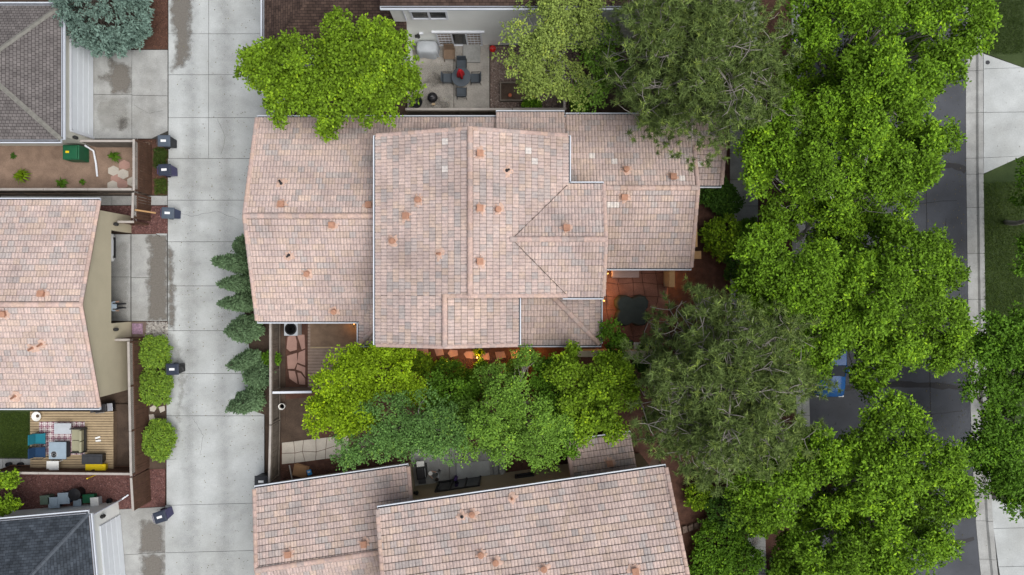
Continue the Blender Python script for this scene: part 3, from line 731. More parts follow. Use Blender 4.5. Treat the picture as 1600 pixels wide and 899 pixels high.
S = 0.34
def at_plane(px, py, P0, n):        # world point where the view ray through a photo position meets a roof plane
    d = Vector(((px-800)/F, (449.5-py)/F, -1.0)); o = Vector((0, 0, H))
    t = (Vector(P0)-o).dot(n)/d.dot(n); return o+d*t

# ------------------------------------------------------------------ the house in the middle
hm = House('tiled_house', 'large house with mottled pink concrete tile roof and many clay vents, between alley and street', W(720, 350))
hm.pale = [[694, 225, 0], [694, 266, 0], [824, 240, 0], [835, 246, 0], [924, 246, 0], [958, 256, 0], [1068, 285, 0], [1058, 303, 0], [952, 323, 0], [962, 323, 0], [1095, 251, 0]]
zu, zl = 5.7, 3.0
X = lambda px, z: W(px, 0, z).x
Y = lambda py, z: W(0, py, z).y
xl, xr, yn = X(589, zu), X(886, zu), Y(212, zu); ys1 = Y(462, zu); ys2 = Y(539, zu)
xm = (xl+xr)/2; zr = zu+S*(xr-xl)/2
xr2 = X(808, zu); xm2 = (xl+xr2)/2; zr2 = zu+S*(xr2-xl)/2
org = (xl, ys2, zu)
hm.quota = 200
A = hm.plane([(xl, ys1, zu), (xl, yn, zu), (xm, yn, zr), (xm, ys1, zr)], (xl, ys2, zu), (xl, yn, zu), True, org)
hm.quota = 100
B = hm.plane([(xl, ys2, zu), (xl, ys1, zu), (xm2, ys1, zr2), (xm2, ys2, zr2)], (xl, ys2, zu), (xl, yn, zu), False, org)
E = hm.plane([(xr, ys1, zu), (xr, yn, zu), (xm, yn, zr), (xm, ys1, zr)], (xr, ys1, zu), (xr, yn, zu), True)
E2 = hm.plane([(xr2, ys2, zu), (xr2, ys1, zu), (xm2, ys1, zr2), (xm2, ys2, zr2)], (xr2, ys2, zu), (xr2, ys1, zu), False)
yN, yS, xE = Y(290, zu), ys1, X(943, zu); yc = (yN+yS)/2; hc = (yN-yS)/2; zc = zu+S*hc
CN = hm.plane([(xr, yN, zu), (xE, yN, zu), (xE, yc, zc), (xr-hc, yc, zc)], (xr, yN, zu), (xE, yN, zu), False)
CS = hm.plane([(xr, yS, zu), (xE, yS, zu), (xE, yc, zc), (xr-hc, yc, zc)], (xr, yS, zu), (xE, yS, zu), False)
def valley(h, p0, p1):
    p0 = Vector(p0); p1 = Vector(p1); d = (p1-p0); L = d.length; d.normalize(); x = d.cross(Vector((0, 0, 1))).normalized(); m = MB(); vs = []
    for i in range(25):
        q = p0+d*(L*i/24); w1, w2 = rnd.uniform(0.004, 0.028), rnd.uniform(0.004, 0.028); vs += [q+x*w1+Vector((0, 0, 0.095)), q-x*w2+Vector((0, 0, 0.095))]
    m.add(vs, [(2*i, 2*i+1, 2*i+3, 2*i+2) for i in range(24)]); m.build('valley_flashing', M['lap_shade_flashing'], h.o, world=True)
valley(hm, (xr, yN, zu), (xr-hc, yc, zc)); valley(hm, (xr, yS, zu), (xr-hc, yc, zc))
hm.caps((xm, ys1, zr), (xm, yn, zr)); hm.caps((xr-hc-0.1, yc, zc), (xE, yc, zc)); hm.caps((xm2, ys2, zr2), (xm2, ys1, zr2))
for a, b in (((xl, yn, zu), (xm, yn, zr)), ((xr, yn, zu), (xm, yn, zr)), ((xr, ys1, zu), (xm, ys1, zr)), ((xm2, ys1, zr2), (xm, ys1, zr)),
             ((xl, ys2, zu), (xm2, ys2, zr2)), ((xr2, ys2, zu), (xm2, ys2, zr2)), ((xE, yN, zu), (xE, yc, zc)), ((xE, yS, zu), (xE, yc, zc))):
    hm.caps(a, b, 'rake_tile', 0.03)
hm.gutter((xl, ys2, zu), (xl, yn, zu), (-1, 0, 0)); hm.gutter((xr, yN+0.15, zu), (xr, yn, zu), (1, 0, 0)); hm.gutter((xr+0.15, yN, zu), (xE, yN, zu), (0, 1, 0))
hm.gutter((xr-0.2, yS, zu), (xE, yS, zu), (0, -1, 0)); hm.gutter((xr2, ys2, zu), (xr2, ys1, zu), (1, 0, 0))
o = 0.45
hm.wall([(xl+o, yn-o), (xr-o, yn-o), (xr-o, yN-o), (xE-o, yN-o), (xE-o, yS+o), (xr2-o, yS+o), (xr2-o, ys2+o), (xl+o, ys2+o)], -0.1, zu-0.02, M['stucco'])
hm.gable((xl+o, yn-o), (xr-o, yn-o), zu-0.02, zr-0.25, (0, -0.2), M['stucco']); hm.gable((xl+o, ys2+o), (xr2-o, ys2+o), zu-0.02, zr2-0.25, (0, 0.2), M['stucco'])
hm.gable((xE-o, yN-o), (xE-o, yS+o), zu-0.02, zc-0.25, (-0.2, 0), M['stucco'])
# low west wing (garage)
wx0, wy1, wy0 = X(402, zl), Y(186, zl), Y(500, zl); wx1 = X(640, zl); wym = (wy0+wy1)/2; wz = zl+S*(wy1-wy0)/2
wx2 = X(884, zl)
ex = Y(205, zl)
LN = hm.plane([(wx0, wy1, zl), (wx1, wy1, zl), (wx1, wym, wz), (wx0, wym, wz)], (wx0, wy1, zl), (wx1, wy1, zl), False, (wx0, wy1, zl))
LN2 = hm.plane([(wx1, wy1, zl), (wx2, wy1, zl), (wx2, wy1-1.6, zl+1.6*S), (wx1, wy1-1.6, zl+1.6*S)], (wx0, wy1, zl), (wx2, wy1, zl), False, (wx0, wy1, zl))
LS = hm.plane([(wx0, wy0, zl), (wx1, wy0, zl), (wx1, wym, wz), (wx0, wym, wz)], (wx0, wy0, zl), (wx1, wy0, zl), False)
hm.caps((wx0, wym, wz), (xl+0.5, wym, wz))
hm.caps((wx0, wy1, zl), (wx0, wym, wz), 'rake_tile'); hm.caps((wx0, wy0, zl), (wx0, wym, wz), 'rake_tile')
hm.gutter((wx0, wy1, zl), (wx2, wy1, zl), (0, 1, 0)); hm.gutter((wx0, wy0, zl), (X(563, zl), wy0, zl), (0, -1, 0))
hm.wall([(wx0+o, wy0+o), (wx1, wy0+o), (wx1, wy1-o), (wx0+o, wy1-o)], -0.1, zl-0.02, M['stucco'])
hm.wall([(wx1, wy1-1.2), (wx2, wy1-1.2), (wx2, wy1-o), (wx1, wy1-o)], -0.1, zl-0.02, M['stucco'])
hm.gable((wx0+o, wy0+o), (wx0+o, wy1-o), zl-0.02, wz-0.25, (0.2, 0), M['stucco'])
# raised strip on the north side
zb = 3.25; bx0, bx1, by = X(775, zb), X(882, zb), Y(178, zb)
NB = hm.plane([(bx0, by, zb), (bx1, by, zb), (bx1, by-1.9, zb+1.9*S), (bx0, by-1.9, zb+1.9*S)], (bx0, by, zb), (bx1, by, zb), False)
hm.gutter((bx0, by, zb), (bx1, by, zb), (0, 1, 0))
# corner roof at the south-west
cx0, cy0 = X(563, zl), Y(537, zl); cd = X(606, zl)-cx0
hm.plane([(cx0, cy0, zl), (cx0, wy0, zl), (cx0+cd, wy0+cd, zl+cd*S), (cx0+cd, cy0+cd, zl+cd*S)], (cx0, cy0, zl), (cx0, wy0, zl), False)
hm.plane([(cx0, cy0, zl), (cx0+cd, cy0, zl), (cx0+cd, cy0+cd, zl+cd*S)], (cx0, cy0, zl), (cx0+cd, cy0, zl), False)
hm.caps((cx0, cy0, zl), (cx0+cd, cy0+cd, zl+cd*S)); hm.gutter((cx0, cy0, zl), (cx0, wy0-0.15, zl), (-1, 0, 0)); hm.gutter((cx0, cy0, zl), (cx0+1.1, cy0, zl), (0, -1, 0))
hm.wall([(cx0+0.3, cy0+0.3), (cx0+1.4, cy0+0.3), (cx0+1.4, wy0+1), (cx0+0.3, wy0+1)], -0.1, zl-0.02, M['stucco'])
# low east wing
rx0, rx1 = X(884, zl), X(1080, zl); ry1, ry0 = Y(182, zl), Y(417, zl); rym = (ry0+ry1)/2; rz = zl+S*(ry1-ry0)/2
rx2 = X(1127, zl); py0 = Y(288, zl); pym = (py0+ry1)/2; pz = zl+S*(ry1-py0)/2
RN = hm.plane([(rx0, ry1, zl), (rx1, ry1, zl), (rx1, rym, rz), (rx0, rym, rz)], (rx0, ry1, zl), (rx1, ry1, zl), False, (rx0, ry1, zl))
RS = hm.plane([(X(905, zl), ry0, zl), (rx1, ry0, zl), (rx1, rym, rz), (X(905, zl), rym, rz)], (X(905, zl), ry0, zl), (rx1, ry0, zl), False)
PN = hm.plane([(rx1, ry1, zl), (rx2, ry1, zl), (rx2, pym, pz), (rx1, pym, pz)], (rx0, ry1, zl), (rx2, ry1, zl), False, (rx0, ry1, zl))
PS = hm.plane([(rx1, py0, zl), (rx2, py0, zl), (rx2, pym, pz), (rx1, pym, pz)], (rx1, py0, zl), (rx2, py0, zl), False)
hm.caps((X(925, rz), rym, rz), (rx1, rym, rz)); hm.caps((rx1, pym, pz), (rx2, pym, pz))
hm.caps((rx1, ry0, zl), (rx1, rym, rz), 'rake_tile'); hm.caps((rx1, pym, pz), (rx1, rym, rz), 'rake_tile')
hm.caps((rx2, ry1, zl), (rx2, pym, pz), 'rake_tile'); hm.caps((rx2, py0, zl), (rx2, pym, pz), 'rake_tile')
hm.gutter((rx0, ry1, zl), (rx2, ry1, zl), (0, 1, 0)); hm.gutter((X(946, zl), ry0, zl), (rx1, ry0, zl), (0, -1, 0)); hm.gutter((rx1+0.15, py0, zl), (rx2, py0, zl), (0, -1, 0))
hm.wall([(rx0-1, ry0+o), (rx1-o, ry0+o), (rx1-o, ry1-o), (rx0-1, ry1-o)], -0.1, zl-0.02, M['stucco'])
hm.gable((rx1-o, ry0+o), (rx1-o, ry1-o), zl-0.02, rz-0.25, (-0.2, 0), M['stucco'])
hm.gable((rx2-0.3, py0+o), (rx2-0.3, ry1-o), zl-0.02, pz-0.25, (-0.2, 0), M['stucco'])
for q in (py0+o, ry1-o): MB().box((rx2-0.4, q, 1.45), (0.3, 0.3, 3.0)).build('porch_column', M['stucco'], hm.o, world=True)
# hipped roof at the south-east
hx, hy = X(936, zl), Y(537, zl); hd = 2.9
HS = hm.plane([(X(790, zl), hy, zl), (hx, hy, zl), (hx-hd, hy+hd, zl+hd*S), (X(790, zl), hy+hd, zl+hd*S)], (X(790, zl), hy, zl), (hx, hy, zl), False)
HE = hm.plane([(hx, hy, zl), (hx, hy+hd, zl), (hx-hd, hy+hd, zl+hd*S)], (hx, hy, zl), (hx, hy+hd, zl), False)
hm.caps((hx, hy, zl), (hx-hd, hy+hd, zl+hd*S)); hm.gutter((X(790, zl), hy, zl), (hx+0.12, hy, zl), (0, -1, 0)); hm.gutter((hx, hy, zl), (hx, hy+hd-0.1, zl), (1, 0, 0))
hm.wall([(X(780, zl), hy+o), (hx-o, hy+o), (hx-o, hy+3.4), (X(780, zl), hy+3.4)], -0.1, zl-0.02, M['stucco'])
def vents(h, lst, P0, basis):
    for px, py, kind, ang in lst:
        u, v, n = basis; h.vent(at_plane(px, py, P0, n), n, u, v, kind, ang)
vents(hm, [(656, 313, 'cap', 0), (636, 338, 'box', 0), (616, 377, 'cap', 0), (688, 397, 'pipe', 0)], (xl, ys2, zu), A)
vents(hm, [(749, 241, 'box', 0), (791, 267, 'pipe', 0), (749, 326, 'box', 0), (776, 328, 'cap', 0), (749, 409, 'box', 0)], (xr, yn, zu), E)
vents(hm, [(885, 358, 'box', 0)], (xr, yN, zu), CN)
vents(hm, [(440, 288, 'pipe', 0), (441, 321, 'box', 0), (577, 322, 'box', 0)], (wx0, wy1, zl), LN)
vents(hm, [(520, 351, 'box', 0), (452, 398, 'pipe', 0), (481, 426, 'cap', 0), (523, 485, 'cap', 0)], (wx0, wy0, zl), LS)
vents(hm, [(978, 268, 'cap', 0), (1051, 278, 'box', 0)], (rx0, ry1, zl), RN)
vents(hm, [(975, 308, 'box', 0)], (rx1, ry0, zl), RS)
hm.finish()

# ------------------------------------------------------------------ tiled house beyond the alley
h2 = House('tiled_garage_house', 'tan stucco house with pink tile gable roof over an open double garage', W(120, 470), 1.03, 300)
z2, s2 = 3.35, 0.30
gx, gy1, gy0 = X(156, z2), Y(315, z2), Y(635, z2); gm = (gy0+gy1)/2; gz = z2+s2*(gy1-gy0)/2; gxw = gx-12
h2N = h2.plane([(gxw, gy1, z2), (gx, gy1, z2), (gx, gm, gz), (gxw, gm, gz)], (gxw, gy1, z2), (gx, gy1, z2), False)
h2S = h2.plane([(gxw, gy0, z2), (gx, gy0, z2), (gx, gm, gz), (gxw, gm, gz)], (gxw, gy0, z2), (gx, gy0, z2), True, (gx, gy0, z2))
h2.caps((gx-6, gm, gz), (gx, gm, gz)); h2.caps((gx, gy0, z2), (gx, gm, gz), 'rake_tile'); h2.caps((gx, gy1, z2), (gx, gm, gz), 'rake_tile')
h2.gutter((gxw, gy1, z2), (gx, gy1, z2), (0, 1, 0)); h2.gutter((gxw, gy0, z2), (gx, gy0, z2), (0, -1, 0))
vents(h2, [(68, 460, 'box', 0)], (gx, gy1, z2), h2N)
vents(h2, [(8, 490, 'box', 0), (52, 543, 'pipe', 0), (66, 537, 'pipe', 0), (25, 618, 'pipe', 0)], (gx, gy0, z2), h2S)
wxp = gx-0.12; wn, ws = gy1-0.45, gy0+0.45
oy1, oy0 = W(0, 364).y, W(0, 503).y; oz = 2.05
for a, b, c, d in ((wn, oy1, -0.1, z2), (oy0, ws, -0.1, z2), (oy1, oy0, oz, z2)):
    MB().box((wxp-0.11, (a+b)/2, (c+d)/2-0.01), (0.22, abs(a-b), d-c)).build('wall', M['stucco'], h2.o, world=True)
h2.gable((wxp, wn), (wxp, ws), z2-0.01, gz-0.22, (-0.22, 0), M['stucco'])
MB().box((wxp-6, wn-0.11, z2/2-0.05), (11.5, 0.22, z2+0.05)).build('wall', M['stucco'], h2.o, world=True)
MB().box((wxp-6, ws+0.11, z2/2-0.05), (11.5, 0.22, z2+0.05)).build('wall', M['stucco'], h2.o, world=True)
MB().box((wxp-6.2, (wn+ws)/2, z2/2-0.05), (0.2, wn-ws-0.5, z2)).build('inner_wall', M['interior'], h2.o, world=True)
for q in (oy1+0.25, oy0-0.25): MB().box((wxp-3.2, q, z2/2-0.05), (5.8, 0.12, z2)).build('inner_wall', M['interior'], h2.o, world=True)
def wall_lamp(h, p):
    m = MB(); m.lathe([(0.07, -0.16), (0.10, -0.1), (0.10, 0.12), (0.04, 0.2)], p, 10); m.box((p[0]-0.1, p[1], p[2]), (0.16, 0.12, 0.2)); m.build('wall_lamp', M['darkframe'], h, world=True)
wall_lamp(h2.o, (wxp+0.12, oy1+0.35, 1.75)); wall_lamp(h2.o, (wxp+0.12, oy0-0.35, 1.75))
h2.finish()

# ------------------------------------------------------------------ tiled house to the south, turned by about eight degrees
h3 = House('angled_tiled_house', 'house with tan stucco wall and pink tile roof set at an angle to the others', W(720, 830), 0.97, 300)
th = math.radians(8.3); U3 = Vector((math.cos(th), math.sin(th), 0)); V3 = Vector((math.sin(th), -math.cos(th), 0))
zg = 3.0; a0 = W(398, 765, zg); gl = (W(638, 728, zg)-a0).dot(U3); gw = 3.9
def L3(o, u, v, z): p = o+U3*u+V3*v; return Vector((p.x, p.y, z))
rg = zg+S*gw
GN = h3.plane([L3(a0, 0, 0, zg), L3(a0, gl, 0, zg), L3(a0, gl, gw, rg), L3(a0, 0, gw, rg)], L3(a0, 0, 0, zg), L3(a0, gl, 0, zg), False)
GS = h3.plane([L3(a0, 0, 2*gw, zg), L3(a0, gl, 2*gw, zg), L3(a0, gl, gw, rg), L3(a0, 0, gw, rg)], L3(a0, 0, 2*gw, zg), L3(a0, gl, 2*gw, zg), False)
h3.caps(L3(a0, 0, gw, rg), L3(a0, gl, gw, rg))
for a, b in ((0, 0), (gl, 0), (0, 2*gw)): h3.caps(L3(a0, a, b, zg), L3(a0, a, gw, rg), 'rake_tile')
h3.gutter(L3(a0, 0, 0, zg), L3(a0, gl, 0, zg), -V3)
h3.wall([tuple(L3(a0, x, y, 0))[:2] for x, y in ((0.4, 0.4), (gl-0.3, 0.4), (gl-0.3, 2*gw-0.4), (0.4, 2*gw-0.4))], -0.1, zg-0.02, M['stucco'])
zt = 5.6; b0 = W(590, 797, zt); ul = (W(1041, 734, zt)-b0).dot(U3); uw = 6.2; rt = zt+S*uw
UN = h3.plane([L3(b0, 0, 0, zt), L3(b0, ul, 0, zt), L3(b0, ul, uw, rt), L3(b0, 0, uw, rt)], L3(b0, 0, 0, zt), L3(b0, ul, 0, zt), True)
h3.plane([L3(b0, 0, 2*uw, zt), L3(b0, ul, 2*uw, zt), L3(b0, ul, uw, rt), L3(b0, 0, uw, rt)], L3(b0, 0, 2*uw, zt), L3(b0, ul, 2*uw, zt), False)
h3.caps(L3(b0, 0, uw, rt), L3(b0, ul, uw, rt))
for a in (0, ul): h3.caps(L3(b0, a, 0, zt), L3(b0, a, uw, rt), 'rake_tile')
h3.gutter(L3(b0, 0, 0, zt), L3(b0, ul, 0, zt), -V3)
wv = 0.5
h3.wall([tuple(L3(b0, x, y, 0))[:2] for x, y in ((0.4, wv), (ul-0.4, wv), (ul-0.4, 2*uw-wv), (0.4, 2*uw-wv))], -0.1, zt-0.02, M['stucco'])
# lean-to porch roof on its north wall
zp = 3.0; c0 = W(886, 693, zp); c1 = W(985, 678, zp); pl = (c1-c0).dot(U3); pd = (b0+V3*wv-c0).dot(V3)
h3P = h3.plane([L3(c0, 0, 0, zp), L3(c0, pl, 0, zp), L3(c0, pl, pd, zp+0.28*pd), L3(c0, 0, pd, zp+0.28*pd)], L3(c0, 0, 0, zp), L3(c0, pl, 0, zp), False)
h3.caps(L3(c0, 0, 0, zp), L3(c0, 0, pd, zp+0.28*pd), 'rake_tile')
h3.gutter(L3(c0, 0, 0, zp), L3(c0, pl, 0, zp), -V3)
MB().box(L3(c0, pl/2, pd-0.06, zp+0.28*pd+0.03), (pl, 0.14, 0.04), th).build('flashing', M['gutter'], h3.o, world=True)
h3.wall([tuple(L3(c0, x, y, 0))[:2] for x, y in ((0.4, 0.5), (pl-0.3, 0.5), (pl-0.3, pd), (0.4, pd))], -0.1, zp-0.02, M['stucco'])
vents(h3, [(452, 866, 'box', 0), (570, 850, 'box', 0)], L3(a0, 0, 0, zg), GN)
vents(h3, [(722, 808, 'pipe', 0), (738, 805, 'cap', 0), (800, 780, 'pipe', 0), (752, 868, 'cap', 0), (775, 880, 'cap', 0), (850, 890, 'cap', 0), (992, 892, 'box', 0)], L3(b0, 0, 0, zt), UN)
vents(h3, [(952, 724, 'box', 0)], L3(c0, 0, 0, zp), h3P)
# glazed patio door and small window in the north wall
def wallpt(h0, px, py):       # point of the vertical wall plane seen at a photo position
    o = h0+V3*wv; n = V3; d = Vector(((px-800)/F, (449.5-py)/F, -1.0)); c = Vector((0, 0, H)); t = (o-c).dot(n)/d.dot(n); return c+d*t
def wallwin(parent, p0, p1, z0, z1, panes, frame, fm, out, name='window', glass='glass', blind=False):
    """window on a wall running from p0 to p1 (xy), facing 'out'"""
    p0 = Vector((p0[0], p0[1], 0)); p1 = Vector((p1[0], p1[1], 0)); d = p1-p0; L = d.length; e = d.normalized(); rz = math.atan2(d.y, d.x); out = Vector(out)
    m = MB(); c = (p0+p1)/2+out*0.04
    for zz in (z0, z1): m.box((c.x, c.y, zz), (L+frame, 0.09, frame), rz)
    w = MB()
    for i in range(panes+1):
        q = p0+e*(L*i/panes)+out*0.04; m.box((q.x, q.y, (z0+z1)/2), (frame, 0.085, z1-z0-frame), rz)
    f = m.build(name, fm, parent, world=True)
    for i in range(panes):
        q = p0+e*(L*(i+0.5)/panes)+out*0.015
        MB().box((q.x, q.y, (z0+z1)/2), (L/panes-frame, 0.02, z1-z0-frame), rz).build('pane', M['blind'] if blind and i != 1 else M[glass], f, world=True)
        if blind and i != 1:
            g2 = MB(); q2 = q+out*0.02
            for k in range(1, 4): r = q2+e*((k/4-0.5)*(L/panes)); g2.box((r.x, r.y, (z0+z1)/2), (0.025, 0.02, z1-z0-frame), rz)
            for k in range(1, 5): g2.box((q2.x, q2.y, z0+(z1-z0)*k/5), (L/panes-frame, 0.024, 0.025), rz)
            g2.build('glazing_bar', M['whitepaint'], f, world=True)
    return f
q0, q1 = wallpt(b0, 681, 768), wallpt(b0, 749, 758)
wallwin(h3.o, q0, q1, 0.05, 2.05, 3, 0.08, M['darkframe'], -V3, 'patio_door')
q0, q1 = wallpt(b0, 806, 752), wallpt(b0, 834, 748)
wallwin(h3.o, q0, q1, 1.0, 1.6, 1, 0.10, M['darkframe'], -V3)
wall_lamp(h3.o, tuple(wallpt(b0, 653, 771)-V3*0.12)[:2]+(2.0,))
h3.finish()

# ------------------------------------------------------------------ shingled houses
def shingle_plane(parent, poly, ea, eb, mat, t=0.16, name='roof'):
    poly = [Vector(p) for p in poly]; ea = Vector(ea); eb = Vector(eb)
    u = (eb-ea).normalized(); n = (poly[1]-poly[0]).cross(poly[2]-poly[0]).normalized()
    if n.z < 0: n = -n
    v = n.cross(u)
    ob = MB().slab(poly, t).build(name, [mat, M['fascia']], parent, world=True)
    me = ob.data; uv = me.uv_layers.new(name='UVMap'); off = worldloc(parent)
    for p in me.polygons:
        for li in p.loop_indices:
            co = me.vertices[me.loops[li].vertex_index].co + off
            uv.data[li].uv = ((co-ea).dot(u), (co-ea).dot(v))
        if abs(p.normal.dot(n)) < 0.9 or p.normal.z < 0: p.material_index = 1
    return ob
def gut(parent, p0, p1, out):
    class T: pass
    t = T(); t.o = parent; House.gutter(t, p0, p1, out)
def hipcaps(parent, p0, p1, mat, step=0.3, w=0.26):
    p0 = Vector(p0); p1 = Vector(p1); d = p1-p0; n = int(d.length/step); dn = d.normalized(); x = dn.cross(Vector((0, 0, 1))).normalized(); z = x.cross(dn)
    me = None
    for i in range(n):
        if me is None:
            ob = MB().add([(-w/2, 0, -0.03), (0, 0, 0.03), (w/2, 0, -0.03), (-w/2, step*1.1, -0.045), (0, step*1.1, 0.01), (w/2, step*1.1, -0.045), (-w/2, 0, -0.06), (w/2, 0, -0.06)], [(0, 1, 4, 3), (1, 2, 5, 4), (0, 6, 7, 2, 1)]).build('hip_cap', mat, parent); me = ob.data
            uv = me.uv_layers.new(name='UVMap')
        else:
            ob = bpy.data.objects.new('hip_cap', me); C.objects.link(ob); ob.parent = parent
        m = Matrix((x, dn, z)).transposed().to_4x4(); m.translation = p0+dn*(step*i)+z*0.03-worldloc(parent)+(Vector(ob.location) if False else Vector((0, 0, 0)))
        ob.matrix_local = m
def panels_door(parent, a, b, z0, z1, out, mat, n=4):
    """sectional garage door: one panel object per section"""
    a = Vector((a[0], a[1], 0)); b = Vector((b[0], b[1], 0)); d = b-a; rz = math.atan2(d.y, d.x); out = Vector(out); c = (a+b)/2+out*0.03
    dr_ = MB().box((c.x, c.y, (z0+z1)/2), (d.length, 0.05, z1-z0), rz).build('garage_door', mat, parent, world=True)
    h = (z1-z0)/n
    for i in range(n):
        q = c+out*0.035
        MB().box((q.x, q.y, z0+h*(i+0.5)), (d.length-0.02, 0.03, h-0.025), rz).build('door_panel', mat, dr_, world=True, bevel=0.008, seg=1)
    return dr_
M['hipcap'] = pm('hip_cap_shingle', (0.19, 0.185, 0.165), 0.9, 0.3, 5)
M['hipslate'] = pm('hip_cap_slate', (0.075, 0.088, 0.105), 0.9, 0.25, 5)

h4 = thing('shingled_garage_house', 'pale garage house with grey brown shingle hip roof and white garage door', 'house', W(60, 120))
z4 = 3.25; e = W(95, 9, z4); s_ = W(93, 218, z4); x4 = e.x; ya, yb = e.y, s_.y; hw = (ya-yb)/2; z4r = z4+S*hw
shingle_plane(h4, [(x4, yb, z4), (x4, ya, z4), (x4-hw, ya-hw, z4r)], (x4, yb, z4), (x4, ya, z4), M['sh_grey'])
shingle_plane(h4, [(x4, ya, z4), (x4-14, ya, z4), (x4-14, ya-hw, z4r), (x4-hw, ya-hw, z4r)], (x4-14, ya, z4), (x4, ya, z4), M['sh_grey'])
shingle_plane(h4, [(x4, yb, z4), (x4-14, yb, z4), (x4-14, ya-hw, z4r), (x4-hw, ya-hw, z4r)], (x4-14, yb, z4), (x4, yb, z4), M['sh_grey'])
hipcaps(h4, (x4, ya, z4), (x4-hw, ya-hw, z4r), M['hipcap']); hipcaps(h4, (x4, yb, z4), (x4-hw, yb+hw, z4r), M['hipcap'])
for a, b, q in (((x4, yb, z4), (x4, ya, z4), (1, 0, 0)), ((x4-12, ya, z4), (x4, ya, z4), (0, 1, 0)), ((x4-12, yb, z4), (x4, yb, z4), (0, -1, 0))): gut(h4, a, b, q)
w4 = x4-0.2
MB().prism([(w4, ya-0.3), (w4-11, ya-0.3), (w4-11, yb+0.3), (w4, yb+0.3)], -0.1, z4-0.05).build('wall', M['stucco_cream'], h4, world=True)
panels_door(h4, (w4, W(0, 78).y), (w4, W(0, 214).y), 0.02, 2.05, (1, 0, 0), M['garage'])
m = MB(); fy0, fy1 = W(0, 76).y, W(0, 216).y
for q in (fy0, fy1): m.box((w4+0.05, q, 1.05), (0.12, 0.14, 2.14))
m.box((w4+0.05, (fy0+fy1)/2, 2.12), (0.12, abs(fy0-fy1), 0.12)); m.build('door_trim', M['whitepaint'], h4, world=True)
wall_lamp(h4, (w4+0.12, fy0+0.4, 1.8)); wall_lamp(h4, (w4+0.12, fy1-0.35, 1.8))

h5 = thing('slate_roofed_garage_house', 'pale garage house with dark slate blue shingle hip roof', 'house', W(60, 880))
z5 = 3.25; t5 = math.radians(5); U5 = Vector((math.cos(t5), math.sin(t5), 0)); V5 = Vector((math.sin(t5), -math.cos(t5), 0)); c5 = W(138, 803, z5)
def L5(u, v, z): p = c5-U5*u+V5*v; return Vector((p.x, p.y, z))
hw5 = 3.9; r5 = z5+S*hw5
shingle_plane(h5, [L5(0, 0, z5), L5(0, 2*hw5, z5), L5(hw5, hw5, r5)], L5(0, 0, z5), L5(0, 2*hw5, z5), M['sh_slate'])
shingle_plane(h5, [L5(0, 0, z5), L5(14, 0, z5), L5(14, hw5, r5), L5(hw5, hw5, r5)], L5(14, 0, z5), L5(0, 0, z5), M['sh_slate'])
shingle_plane(h5, [L5(0, 2*hw5, z5), L5(14, 2*hw5, z5), L5(14, hw5, r5), L5(hw5, hw5, r5)], L5(14, 2*hw5, z5), L5(0, 2*hw5, z5), M['sh_slate'])
hipcaps(h5, L5(0, 0, z5), L5(hw5, hw5, r5), M['hipslate'], w=0.2)
gut(h5, L5(0, 0, z5), L5(0, 2*hw5, z5), U5); gut(h5, L5(13, 0, z5), L5(0, 0, z5), -V5)
MB().prism([tuple(L5(x, y, 0))[:2] for x, y in ((0.2, 0.3), (12, 0.3), (12, 7.4), (0.2, 7.4))], -0.1, z5-0.05).build('wall', M['stucco_pale'], h5, world=True)
panels_door(h5, tuple(L5(0.2, 1.05, 0))[:2], tuple(L5(0.2, 6.0, 0))[:2], 0.02, 2.05, U5, M['garage'])
wall_lamp(h5, tuple(L5(0.08, 0.6, 0))[:2]+(1.8,))
m = MB(); p = L5(-0.1, 0.15, 0); m.tube([(p.x, p.y, z5-0.2), (p.x, p.y, 0.15), (p.x+0.35, p.y+0.25, 0.05)], 0.045, 8); m.build('downpipe', M['whitepaint'], h5, world=True)

h6 = thing('white_house', 'white walled house with dark brown shingle roof and paned patio door', 'house', W(720, 20))
z6 = 3.1; lx0, lx1, ly = X(413, z6), X(637, z6), Y(86, z6)
shingle_plane(h6, [(lx0, ly, z6), (lx1, ly, z6), (lx1, ly+4.2, z6+4.2*S), (lx0+4.2, ly+4.2, z6+4.2*S)], (lx0, ly, z6), (lx1, ly, z6), M['sh_brown'])
shingle_plane(h6, [(lx0, ly, z6), (lx0, ly+8.4, z6), (lx0+4.2, ly+4.2, z6+4.2*S)], (lx0, ly+8.4, z6), (lx0, ly, z6), M['sh_brown'])
shingle_plane(h6, [(lx0, ly+8.4, z6), (lx1, ly+8.4, z6), (lx1, ly+4.2, z6+4.2*S), (lx0+4.2, ly+4.2, z6+4.2*S)], (lx1, ly+8.4, z6), (lx0, ly+8.4, z6), M['sh_brown'])
gut(h6, (lx0, ly, z6), (lx0, ly+8.4, z6), (-1, 0, 0)); gut(h6, (lx0, ly, z6), (lx1, ly, z6), (0, -1, 0))
MB().prism([(lx0+0.3, ly+0.3), (lx1-0.15, ly+0.3), (lx1-0.15, ly+8), (lx0+0.3, ly+8)], -0.1, z6-0.05).build('wall', M['stucco_pale'], h6, world=True)
zt6 = 6.2; wy6 = W(0, 70).y; ux0, ux1 = X(594, zt6), X(1003, zt6); uy = Y(9, zt6)
shingle_plane(h6, [(ux0, uy, zt6), (ux1, uy, zt6), (ux1, uy+5, zt6+5*S), (ux0, uy+5, zt6+5*S)], (ux0, uy, zt6), (ux1, uy, zt6), M['sh_brown'])
shingle_plane(h6, [(ux0, uy+10, zt6), (ux1, uy+10, zt6), (ux1, uy+5, zt6+5*S), (ux0, uy+5, zt6+5*S)], (ux1, uy+10, zt6), (ux0, uy+10, zt6), M['sh_brown'])
gut(h6, (ux0, uy, zt6), (ux1, uy, zt6), (0, -1, 0))
wx6 = (X(637, 0), X(985, 0))
